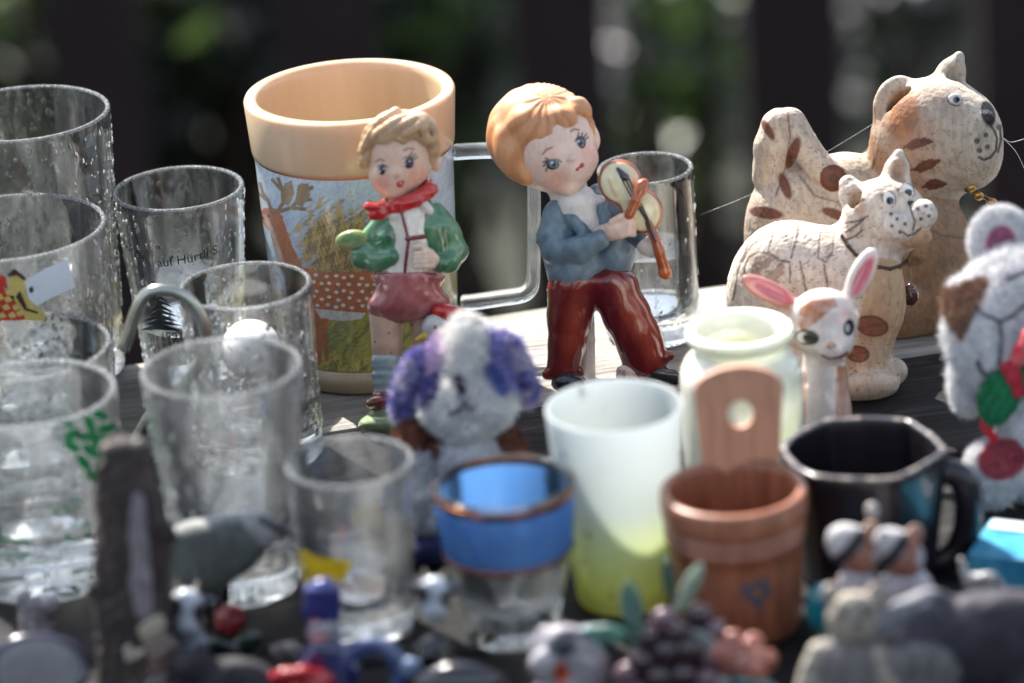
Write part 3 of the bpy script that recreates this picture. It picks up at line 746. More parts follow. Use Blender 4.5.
# 12 turned wooden pot
WP = NT('turned_wood'); a = WP.n('ShaderNodeBsdfPrincipled'); v = WP.coord((1, 1, .12)); n1 = WP.noise(v, 330, 5, .6, .3)
WP.l(WP.ramp(n1, [(.3, (.15, .055, .03)), (.7, (.36, .14, .075))]), a.inputs['Base Color']); a.inputs['Roughness'].default_value = .38; a.inputs['Coat Weight'].default_value = .25; a.inputs['Coat Roughness'].default_value = .25
WP.l(WP.bump(n1, .25, .0004), a.inputs['Normal']); WP.l(a.outputs[0], WP.out.inputs[0])
p, H = under(733, 487, 624); s = mpp(p); Tn = thing('turned_wooden_pot', p, 'reddish brown wooden pot with painted blue flower and an arched back board with hanging hole', 'pot')
h_ = H/148.0
prof = [(1e-4, 0), (58, 0), (61, 2), (63, 10), (64.5, 40), (66, 80), (67, 97), (69, 98), (70, 100), (70, 103), (67, 105), (67, 107), (70.5, 109), (70.5, 113), (66.5, 115.5), (66.5, 118), (71, 120), (72.5, 123), (73, 132), (73, 142), (72, 146.5), (69.5, 148), (65, 148), (62.5, 146), (61.5, 140), (58, 60), (53, 22), (48, 16), (1e-4, 15)]
V, F = lathe([(r*s*1.0, z*h_) for r, z in prof], 96); mesh('pot_body', V, F, WP.m, None, True, Tn)
# upright back board with a round hanging hole
nb = 28; out = [(-37, -26), (37, -26)]+[(44.5*math.cos(t) if math.sin(t) > .05 else (44.5 if math.cos(t) > 0 else -44.5), 78+24*math.sin(t)) for t in np.linspace(0, math.pi, nb)]
q_ = []
for a_, b_ in zip(out, out[1:]+out[:1]):
    m_ = max(1, int(math.dist(a_, b_)/6)); q_ += [(a_[0]+(b_[0]-a_[0])*i_/m_, a_[1]+(b_[1]-a_[1])*i_/m_) for i_ in range(m_)]
hc = (1.0, 51.0); ho = []
for x_, z_ in q_:
    t_ = math.atan2(z_-hc[1], x_-hc[0]); ho.append((hc[0]+13*math.cos(t_), hc[1]+15*math.sin(t_)))
Vb = []; n_ = len(q_)
for (yy, sh) in ((62.5, 1.0), (61.5, .975), (67, 1.0), (68, .975)):
    Vb += [((x_*sh+13)*s, (yy-1.5*(x_/44)**2)*s, H+(z_+3)*s-.001) for x_, z_ in q_]
for yy in (61.5, 68): Vb += [((x_+13)*s, yy*s, H+(z_+3)*s-.001) for x_, z_ in ho]
Fb = []
for i_ in range(n_):
    k_ = (i_+1) % n_; Fb += [(i_, k_, n_+k_, n_+i_), (i_, 2*n_+i_, 2*n_+k_, k_), (2*n_+i_, 3*n_+i_, 3*n_+k_, 2*n_+k_), (n_+i_, n_+k_, 4*n_+k_, 4*n_+i_), (3*n_+i_, 5*n_+i_, 5*n_+k_, 3*n_+k_), (4*n_+i_, 4*n_+k_, 5*n_+k_, 5*n_+i_)]
WB = NT('board_wood'); a = WB.n('ShaderNodeBsdfPrincipled'); v = WB.coord((1, 1, .08)); n1 = WB.noise(v, 420, 5, .6, .3)
WB.l(WB.ramp(n1, [(.3, (.40, .20, .125)), (.7, (.56, .31, .205))]), a.inputs['Base Color']); a.inputs['Roughness'].default_value = .5; WB.l(WB.bump(n1, .3, .0004), a.inputs['Normal']); WB.l(a.outputs[0], WB.out.inputs[0])
mesh('back_board', Vb, Fb, WB.m, None, False, Tn)
G12 = (Tn, p, H, 70*s, 62*s, lambda z: (61.5+5.5*z/(97*h_))*s, s)
fl = []
u0, z0 = uv(G12, 757, 592)
for j in range(8):
    a_ = j*math.pi/4+.2+.12*math.sin(j*3); l_ = 19+4*math.sin(j*2.3); pts = [(u0+(x*math.cos(a_)-y*math.sin(a_))*s, z0+(x*math.sin(a_)+y*math.cos(a_))*s) for x, y in ((2, 0), (9, -3.2), (l_*.7, -2.6), (l_, 0), (l_*.7, 2.6), (9, 3.2))]
    fl.append(wrap_poly(pts, G12[5], 0, 0, 2, .0005))
V, F = join(fl); mesh('painted_flower', V, F, enam('blue_petals', (74, 92, 112)), None, False, Tn)
V, F = wrap_poly(ell2(u0, z0, 4*s, 4*s, 10), G12[5], 0, 0, 2, .0007); mesh('flower_centre', V, F, enam('petal_centre', (170, 120, 50)), None, False, Tn)
# 13 dark faceted mug
DM = plain('dark_glaze', (34, 29, 38), .34, 0, .35, bs=260, bstr=.25, bd=.0005, var=.4, vs=60)
p, H = under(862, 447, 572); s = mpp(p); Tn = thing('dark_mug', p, 'black glazed faceted mug with worn pale rim and a thick handle', 'mug')
def hexr(t, i):
    a = (t+.72) % (math.pi/3)-math.pi/6; r = math.cos(math.pi/6)/math.cos(a); r = r*1.09
    return .52+.48*r+.012*math.sin(t*5+1)+.006*math.sin(t*11)
g13 = vessel(80*s, 66*s, H, .0026, .006); V, F = lathe(g13, 96, hexr); mesh('mug_body', V, F, DM, None, True, Tn)
rimp = [(80*s-.0013+.00145*math.cos(a), H-.0012+.00145*math.sin(a)) for a in np.linspace(.5, math.pi-.6, 9)]
WR = NT('worn_rim'); a = WR.n('ShaderNodeBsdfPrincipled'); v = WR.coord(); WR.l(WR.ramp(WR.noise(v, 150, 5, .7), [(.47, (.03, .025, .03)), (.60, (.26, .22, .18))]), a.inputs['Base Color']); a.inputs['Roughness'].default_value = .2; a.inputs['Coat Weight'].default_value = 1; WR.l(a.outputs[0], WR.out.inputs[0])
V, F = lathe(rimp+[(80*s-.0022, H-.0012), (80*s-.0006, H-.0012)], 96, hexr); mesh('rim', V, F, WR.m, None, True, Tn)
f13 = Frame(*proj(p)[:2]); 
hp = [(922, 484, 0), (934, 474, 4), (948, 471, 8), (962, 480, 10), (968, 500, 10), (967, 528, 8), (958, 550, 6), (942, 562, 4), (924, 560, -4)]
V, F = tube([f13.world(np.array([q]))[0] for q in spline(hp, 6)], 11*f13.s, 14, True, 1.3); mesh('handle', V, F, DM, None, True, Tn)
# ------------------------------------------------------------------ deer mug
p, H = under(349, 90, 361); s = mpp(p+np.array([0, 0, H/2])); rr, rb = 104*mpp(p+np.array([0, 0, H])), 92*s
DM_ = thing('deer_beer_mug', p, 'large cream beer mug with a printed spotted deer and a clear square handle', 'beer mug')
Rm = lambda z: rb+(rr-rb)*z/H
CRM = NT('cream_plastic'); a = CRM.n('ShaderNodeBsdfPrincipled'); v = CRM.coord((1, 1, .15)); n1 = CRM.noise(v, 160, 5, .6, .4)
CRM.l(CRM.ramp(n1, [(.2, (.50, .375, .235)), (.8, (.56, .43, .28))]), a.inputs['Base Color']); a.inputs['Roughness'].default_value = .3; a.inputs['Coat Weight'].default_value = .4
a.inputs['Subsurface Weight'].default_value = .35; a.inputs['Subsurface Scale'].default_value = .01; a.inputs['Subsurface Radius'].default_value = (1, .6, .3); CRM.l(a.outputs[0], CRM.out.inputs[0])
zc = H*.806   # lower edge of the cream band
pr = [(1e-4, 0), (rb*.94, 0), (rb-.0006, .001), (rb-.0002, H*.085), (rb-.0018, H*.088), (Rm(zc)-.0018, zc-.001), (Rm(zc)+.0001, zc), (Rm(zc)+.0003, zc+.0015), (rr+.0008, H-.0016), (rr+.0002, H-.0004), (rr-.0012, H), (rr-.0032, H), (rr-.0042, H-.0012), (rr-.0045, H-.004), (rb-.0045, .012), (rb*.8, .008), (1e-4, .008)]
V, F = lathe(pr, 128); mesh('mug_body', V, F, CRM.m, None, True, DM_)
# printed insert
nu, nvv = 620, 300; z0, z1 = H*.09, zc-.0012
TH, ZZ = np.meshgrid(np.linspace(-math.pi, math.pi, nu, endpoint=False), np.linspace(z0, z1, nvv))
R_ = rb+(rr-rb)*ZZ/H-.0006
W = np.stack([R_*np.sin(TH), -R_*np.cos(TH), ZZ], -1).reshape(-1, 3)
# picture coordinates: a across in units of the radius on the visible front (1 = full half width), b up 0..1
aa = (TH*1.0).reshape(-1); bb = ((ZZ-z0)/(z1-z0)).reshape(-1)
# convert picture layout written as (X, Y) on the front of the mug
ac = np.clip(aa, -1.57, 1.57); Yp = 363-bb*194
Xp = 372-(361-Yp)*.085+100*np.sin(ac)+np.where(np.abs(aa) > 1.57, np.sign(aa)*(np.abs(aa)-1.57)*100, 0)
Yp = Yp-26*(1-np.cos(ac))-(Xp-360)*.085
PV = np.stack([Xp, Yp, 0*Xp], 1)
nz = vnoise(PV, .11, 5); nz2 = vnoise(PV, .35, 8); nz3 = vnoise(PV, .9, 9)
col = lin((176, 194, 214))+0*PV
col = dab(col, np.clip(.5+.5*nz, 0, 1)*.6, (214, 222, 228))
bush = np.clip(1.2-np.sqrt(((Xp-352)/52)**2+((Yp-238)/42)**2)+.35*nz2+.22*nz3, 0, 1); col = dab(col, np.clip(bush*2.5, 0, 1), (150, 122, 70)); col = dab(col, np.clip(bush*2.5, 0, 1)*(nz3 > .15)*.8, (190, 160, 96)); col = dab(col, np.clip(bush*2, 0, 1)*(nz3 < -.35)*.7, (98, 80, 44))
bush2 = np.clip(1.0-np.sqrt(((Xp-440)/50)**2+((Yp-262)/50)**2)+.35*nz2+.2*nz3, 0, 1); col = dab(col, np.clip(bush2*2.5, 0, 1), (168, 150, 84))
gr = np.clip((Yp-(286+6*nz+.04*(Xp-350)))/6, 0, 1); col = dab(col, gr, (146, 146, 62)); col = dab(col, gr*(nz2 > .1)*.7, (176, 166, 70)); col = dab(col, gr*(nz2 < -.25)*.5, (112, 118, 54)); col = dab(col, gr*np.clip((Yp-340)/10, 0, 1)*(nz3 > 0), (196, 178, 84))
DEER = (186, 104, 58); body = [(288, 262), (300, 259), (330, 262), (370, 260), (400, 264), (408, 280), (402, 296), (372, 302), (340, 304), (318, 300), (304, 306), (296, 292), (284, 272)]
neck = [(268, 216), (277, 206), (286, 214), (294, 238), (306, 262), (294, 282), (282, 268), (274, 242)]
head = [(259, 211), (265, 204), (277, 202), (286, 210), (282, 222), (270, 227), (261, 219)]
legs = [[(304, 290), (318, 296), (324, 322), (322, 356), (317, 356), (315, 326), (308, 306)], [(322, 298), (333, 300), (329, 322), (330, 354), (326, 354), (323, 326)], [(386, 286), (404, 284), (400, 316), (402, 356), (396, 356), (392, 320)], [(372, 296), (384, 298), (382, 322), (384, 352), (379, 352), (376, 320)]]
for po in [body, neck, head]+legs: col = dab(col, inpoly(PV, po), DEER)
col = dab(col, inpoly(PV, [(316, 300), (370, 302), (366, 308), (344, 311), (322, 309)]), (214, 208, 200)); col = dab(col, inpoly(PV, [(262, 212), (266, 210), (274, 222), (284, 252), (288, 274), (280, 262), (272, 230)]), (206, 190, 172), .7)
for j in range(5):
    for i in range(11):
        if j == 4 and i > 9: continue
        cx, cy = 300+i*9.5+(j % 2)*4.5+1.6*math.sin(i*5+j*3), 266+j*7.5+1.3*math.sin(i*3+j*7); col = dab(col, spot(PV, cx, cy, 2.2, .8, 1.7)*inpoly(PV, body), (232, 222, 206))
for tine in ([(274, 207), (270, 196), (264, 188), (262, 180)], [(270, 196), (258, 190)], [(279, 206), (286, 196), (286, 182), (282, 172)], [(279, 206), (294, 200), (304, 190), (306, 176)], [(294, 200), (308, 200)], [(302, 192), (314, 190)], [(306, 184), (316, 178)], [(286, 190), (294, 178)], [(284, 182), (276, 174)]):
    col = dab(col, soft(dseg(PV, tine), 1.9, .8), (134, 108, 78))
col = dab(col, inpoly(PV, [(284, 196), (288, 176), (296, 172), (298, 186), (292, 198)]), (150, 124, 90)); col = dab(col, inpoly(PV, [(298, 196), (302, 176), (312, 174), (314, 186), (306, 198)]), (150, 124, 90))
col = dab(col, spot(PV, 270, 211, 1.5, .6), (30, 26, 26)); col = dab(col, spot(PV, 263, 215, 1.6, .6), (40, 34, 34))
col = dab(col, np.clip((Yp-352)/2, 0, 1)*0, (190, 170, 130))
col = col*(1+.16*nz3+.12*nz2)[:, None]; col = dab(col, np.full(len(col), .06), (226, 224, 214))
idx = np.arange(nu*nvv).reshape(nvv, nu); a0 = idx[:-1]; F = np.stack([a0, np.roll(a0, -1, 1), np.roll(idx[1:], -1, 1), idx[1:]], -1).reshape(-1, 4)
PRN = paint('printed_paper', .35, .8, bstr=.05, var=.02)
mesh('deer_print', W, F, PRN, col, True, DM_)
ACR = glassmat('clear_acrylic', .3, (.99, 1, 1), .05, 1.49, haze=.07, dirt_haze=.18)
SLV = glassmat('clear_sleeve', .93, (.99, .995, 1), .02, 1.49)
fm_ = Frame(*proj(p)[:2])
hp = [(454, 152, 0), (470, 151, 2), (500, 150, 4), (520, 150, 5), (529, 154, 5), (533, 163, 5), (534, 200, 5), (534, 250, 5), (533, 280, 5), (529, 290, 5), (520, 295, 5), (500, 298, 4), (480, 301, 2), (462, 303, 0)]
sp_ = [fm_.world(np.array([q]))[0] for q in spline(hp, 5)]
def strap(pts, w, d, side):
    V = []; n = len(pts)
    for i, q in enumerate(pts):
        t = pts[min(i+1, n-1)]-pts[max(0, i-1)]; t = t/np.linalg.norm(t); a = side-t*side.dot(t); a /= np.linalg.norm(a); b = np.cross(t, a)
        for x, y in ((1, .6), (.6, 1), (-.6, 1), (-1, .6), (-1, -.6), (-.6, -1), (.6, -1), (1, -.6)): V.append(q+a*d*x+b*w*y)
    F = [(i*8+k, i*8+(k+1) % 8, (i+1)*8+(k+1) % 8, (i+1)*8+k) for i in range(n-1) for k in range(8)]+[tuple(range(8))[::-1], tuple((n-1)*8+k for k in range(8))]
    return np.array(V), F
V, F = strap(sp_, 6.5*fm_.s, 10*fm_.s, np.array([0, 1.0, 0])); mesh('handle', V, F, ACR, None, True, DM_)
# ================================================================== PAINTED FIGURINES
BISQ = paint('painted_bisque', .42, .15, 500, .12, .0003, .10, 150, sss=.12)
GLZ = paint('glazed_china', .16, .7, 260, .10, .0004, .10, 120, sss=.12)
CLAY = paint('pitted_clay', .62, .1, 420, .7, .0007, .22, 110, speck=(520, .33, (.10, .06, .04, 1)))
FURM = paint('plush_fur', .9, 0, 900, .3, .0004, .12, 200)
SKIN = (226, 190, 166)
# ---------------------------------------------------------------- boy with scarf
def boy_scarf():
    fr = Frame(396, 428); fr.head = (202, 110); T_ = thing('boy_figurine', fr.p, 'china boy with red scarf, green jacket and pink shorts standing before the deer mug', 'figurine')
    face = [E((400, 154, 0), (34.5, 39, 34), SKIN, 3), E((394, 178, 10), (23, 20, 22), SKIN, 8), E((383, 178, 16), (10, 10, 10), SKIN, 6), E((412, 174, 14), (12, 12, 12), SKIN, 6),
            E((396, 191, 16), (10, 9, 10), SKIN, 5), E((396.5, 173, 32), (3.4, 4, 5), SKIN, 3), E((437, 163, 0), (5, 9, 5), SKIN, 2, rz=8), E((373, 174, 2), (4, 8, 5), SKIN, 2)]
    neck = [C((403, 190, 0), (407, 218, 0), 15, 17, SKIN, 4)]
    legs = [CH([(386, 316, 2), (387, 345, 3), (386, 362, 3), (385, 392, 3)], [17, 15, 13, 11], SKIN, 3), CH([(424, 316, -4), (426, 345, -6), (428, 366, -6), (429, 392, -6)], [16, 13, 11, 9], SKIN, 3)]
    hand = [E((426, 259, 30), (13, 9, 8), (232, 206, 184), 3, rz=-5)]+[CH([(432, 252+i*4.6, 33), (424, 252.5+i*4.6, 38), (415, 254+i*4.4, 37)], [2.8, 2.7, 2.3], (232, 206, 184), 1.5) for i in range(4)]+[CH([(428, 250, 32), (420, 246, 36), (414, 247, 37)], [3, 2.6, 2.2], (232, 206, 184), 1.5)]
    body = face+neck+legs+hand+[CH([(440, 262, 18), (430, 262, 26)], [8, 8], SKIN, 3)]
    sock = (178, 200, 204)
    def pf(V, N, col):
        f = (N[:, 2] > .1)
        col = dab(col, spot(V, 380, 182, 9, 9)*f*.45, (222, 130, 112)); col = dab(col, spot(V, 416, 175, 10, 9)*f*.45, (222, 130, 112))
        for b in ([(375.5, 162), (379, 159.5), (384, 160.5)], [(404, 150.5), (408.5, 148.2), (414, 149)]): col = dab(col, soft(dseg(V, b), .9, .8)*f*.8, (96, 62, 50))
        for l in ([(411, 158), (415.5, 154)], [(412.5, 160), (417.5, 157)], [(409, 157), (412, 152)], [(404, 158), (409, 156.6), (413, 159.5)], [(378, 166.5), (383, 164.5), (388, 167)]): col = dab(col, soft(dseg(V, l), .75, .7)*f*.9, (40, 34, 44))
        for x, y in ((375, 342), (391, 353), (412, 325), (389, 333)): col = dab(col, spot(V, x, y, 1, .6), (80, 50, 40))
        return col
    solid(fr, 'body', body, BISQ, T_, 1.0, paintf=pf)
    for (x, y, rx, ry) in ((383.2, 170.3, 4.4, 4.8), (408.6, 162.8, 4.6, 5.2)):
        wz = surfw(face, x, y)
        e = solid(fr, 'eye', [E((x, y, wz-.7), (rx*1.12, ry*1.12, 2.8), (22, 30, 62), 1)], GLZ, T_, .5, table=False,
                  paintf=lambda V, N, c, x=x, y=y: dab(dab(c, spot(V, x-.4, y+.3, 2, .8), (14, 14, 26)), np.maximum(spot(V, x-3.4, y+1.2, 1.0, .6), spot(V, x+1, y-1.8, .7, .5)), (236, 234, 232)))
    wz = surfw(face, 400, 182.5)
    solid(fr, 'mouth', [E((400, 182.2, wz-1.2), (5.2, 3.0, 2.6), (176, 36, 44), 1, rz=-10), E((400, 184.5, wz-1.0), (3.6, 3.4, 2.4), (186, 44, 52), 1)], GLZ, T_, .5, table=False, paintf=lambda V, N, c: dab(c, spot(V, 400.6, 183, 1.8, .8, 1.2), (226, 120, 110)))
    H = (194, 160, 122)
    hair = [E((400, 147, -2), (39.5, 38, 39), H, 2), E((391, 181, 40), (29, 44, 42), None, 4, rz=-14, op='s'), E((416, 170, 40), (19, 31, 38), None, 4, op='s'), BX((400, 205, 0), (60, 34, 60), 2, None, 3, op='s', rz=-8)]
    tufts = [[(414, 116, 18), (398, 120, 31), (382, 130, 31), (372, 143, 24)], [(420, 118, 22), (406, 124, 33), (392, 133, 34), (378, 141, 30)], [(424, 120, 22), (413, 128, 33), (402, 136, 35)], [(424, 118, 24), (424, 128, 29), (425, 135, 29), (429, 145, 24)],
             [(428, 120, 16), (434, 134, 20), (434, 150, 17), (437, 154, 8)], [(396, 112, 16), (376, 126, 24), (366, 146, 18), (364, 164, 12)], [(384, 118, 14), (369, 132, 15), (363, 152, 8), (364, 168, 4)]]
    hair += [CH(spline(t, 3), [5.0]*((len(t)-1)*3)+[2.0], H, 5) for t in tufts]
    def hp_(V, N, col):
        g = np.sin((V[:, 0]*.5+V[:, 1]*.85+V[:, 2]*.3)*.42+2.2*vnoise(V, .05, 3)); col = dab(col, np.clip(g*.6, 0, .55), (158, 118, 80))
        return dab(col, np.clip((-V[:, 1]+128)/22, 0, 1)*.5, (228, 212, 188))  # sunlit crown painted in: hair colour lightens towards the top
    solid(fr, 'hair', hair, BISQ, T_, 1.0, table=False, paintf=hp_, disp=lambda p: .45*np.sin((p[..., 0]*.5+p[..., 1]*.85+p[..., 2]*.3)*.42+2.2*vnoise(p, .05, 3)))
    S = (232, 226, 214)
    solid(fr, 'shirt', [E((409, 238, 2), (28, 34, 22), S, 4), C((407, 222, 2), (408, 270, 4), 24, 26, S, 6), C((395, 207, 12), (391, 216, 22), 7, 4, S, 3), C((421, 203, 14), (430, 211, 20), 7, 4, S, 3)], GLZ, T_, 1.1, table=False,
          disp=lambda p: .5*vnoise(p, .16, 4))
    J = (74, 128, 92)
    jk = [CH([(386, 222, 2), (373, 240, 2), (363, 255, 4)], [13, 13, 12], J, 4), CH([(363, 256, 4), (376, 261, 14), (392, 258, 22)], [12, 11, 9], J, 6), CH([(394, 214, 4), (391, 240, 10), (398, 262, 12)], [12, 15, 10], J, 6),
          CH([(432, 214, 0), (446, 232, 2), (455, 250, 4)], [14, 14, 13], J, 4), CH([(455, 252, 4), (449, 262, 14), (440, 264, 22)], [12, 11, 9], J, 5), CH([(426, 210, 8), (433, 232, 12), (438, 252, 12)], [9, 12, 11], J, 6),
          E((405, 232, -12), (34, 36, 16), J, 6)]
    def jp(V, N, col):
        n = vnoise(V*np.array([1, .45, 1]), .22, 6); col = dab(col, np.clip(n, 0, 1)*.55, (126, 164, 130)); col = dab(col, np.clip(-n-.1, 0, 1)*.6, (34, 74, 58)); return col
    solid(fr, 'jacket', jk, GLZ, T_, 1.1, table=False, paintf=jp, disp=lambda p: .4*np.sin(p[..., 1]*.25+p[..., 0]*.2+2*vnoise(p, .05, 7)))
    R_ = (196, 44, 44)
    sc = [CH([(388, 209, 22), (400, 206, 27), (416, 199, 24), (430, 190, 12)], [6.5, 7.5, 8, 7.5], R_, 3), CH([(430, 190, 12), (426, 186, -8), (400, 196, -18), (386, 206, -4), (386, 210, 18)], [7.5, 8, 8, 7, 6], R_, 3),
          CH([(388, 209, 26), (378, 209, 30), (368, 207, 30)], [4.5, 6, 5], R_, 2), CH([(388, 211, 26), (381, 215, 31), (372, 216, 32)], [4, 5, 4.2], R_, 2), E((391, 208, 29), (6, 5.5, 5), R_, 2, rz=20)]
    solid(fr, 'scarf', sc, GLZ, T_, .9, table=False, disp=lambda p: .35*np.sin(p[..., 1]*.9+p[..., 0]*.12), paintf=lambda V, N, c: dab(c, np.clip(vnoise(V, .25, 9), 0, 1)*.5, (134, 22, 28)))
    B_ = (116, 34, 42)
    def onshirt(pts, r):
        sh = [E((409, 238, 2), (28, 34, 22), None, 4), C((407, 222, 2), (408, 270, 4), 24, 26, None, 6)]
        for q in sh: q['col'] = S
        return CH([(x, y, surfw(sh, x, y)+.2) for x, y in pts], r, B_, 1)
    solid(fr, 'braces', [onshirt([(407, 239), (414, 238), (422, 237), (430, 236)], 2.3), onshirt([(408.5, 240), (407, 252), (405.5, 264), (404.5, 277)], 1.7), onshirt([(408, 238), (405, 226), (402, 214)], 1.6), onshirt([(429, 236), (431, 224), (428, 214)], 1.6)], GLZ, T_, .6, table=False)
    Pn = (178, 104, 104)
    st = [C((408, 284, 0), (408, 296, 0), 32, 33, Pn, 4), E((390, 306, 4), (23, 17, 24), Pn, 6), E((426, 304, 0), (25, 17, 22), Pn, 6), E((408, 278, 0), (37, 9, 24), Pn, 4), BX((408, 342, 0), (60, 20, 60), 2, None, 2, op='s', rz=-9), BX((408, 252, 0), (60, 20, 60), 2, None, 2, op='s', rz=-2)]
    def sp2(V, N, col):
        n = vnoise(V, .13, 12); col = dab(col, np.clip(n, 0, 1)*.5, (198, 134, 128)); return dab(col, np.clip(-n, 0, 1)*.5, (136, 62, 70))
    solid(fr, 'shorts', st, GLZ, T_, 1.1, table=False, paintf=sp2, disp=lambda p: .8*vnoise(p, .12, 12))
    for (x, w_, r) in ((386, 3, 15), (428, -6, 12)):
        solid(fr, 'sock', [CH([(x+.5, 362, w_), (x, 378, w_), (x-1, 396, w_)], [r, r-1.5, r-3.5], sock, 3), E((x+.5, 361, w_), (r+1.2, 4.5, r+1), sock, 2)], GLZ, T_, 1.0, table=False,
              paintf=lambda V, N, c: dab(c, np.clip(vnoise(V, .2, 4), 0, 1)*.5, (206, 212, 206)), disp=lambda p: .5*np.sin(p[..., 1]*.7))
        solid(fr, 'shoe', [E((x-4, 402, w_+8), (17, 9, 17), (128, 58, 52), 4, rz=-8), C((x-1, 394, w_), (x-1, 402, w_), 12, 12, (128, 58, 52), 4), C((x-12, 400, w_+16), (x+2, 399, w_+18), 3, 3, (196, 150, 140), 1.5)], GLZ, T_, 1.0, table=False)
    bs_ = [E((404, 425, 0), (46, 17, 42), (158, 182, 136), 2), E((406, 414, -4), (38, 13, 34), (176, 194, 152), 5)]
    solid(fr, 'base', bs_, GLZ, T_, 1.3, paintf=lambda V, N, c: dab(c, np.clip(vnoise(V, .12, 2), 0, 1)*.6, (214, 218, 196)))
    solid(fr, 'hat', [E((352, 240, 12), (17, 8, 17), (178, 190, 128), 2, rz=-8, rx=25), E((352, 239, 13), (12, 4, 13), (140, 178, 120), 2, rz=-8, rx=25)], GLZ, T_, .9, table=False, paintf=lambda V, N, c: dab(c, spot(V, 352, 239, 12, 2, 5), (132, 172, 118)), label='pale green hat held under his arm')
    # bird beside his leg
    bw = (214, 212, 206)
    bp_ = [E((437, 328, 22), (16, 15, 15), bw, 4), E((447, 352, 20), (20, 26, 18), bw, 8), C((448, 370, 12), (448, 402, 6), 13, 16, bw, 6)]
    b = solid(fr, 'bird', bp_, GLZ, T_, 1.1, paintf=lambda V, N, c: dab(dab(c, spot(V, 441, 333, 7, 4)*.4, (150, 160, 176)), spot(V, 435.5, 327.5, 2.0, .8)*(N[:, 2] > 0), (24, 24, 34)), label='small white bird with a red cap')
    c_ = solid(fr, 'cap', [E((451, 315, 20), (20, 11, 16), (206, 44, 40), 3, rz=12), C((440, 312, 22), (471, 322, 20), 8, 3, (206, 44, 40), 3)], GLZ, b, 1.0, table=False)
    solid(fr, 'beak', [C((424, 336, 30), (416, 340, 33), 4, 2, (214, 180, 60), 1)], GLZ, b, .8, table=False)
boy_scarf()
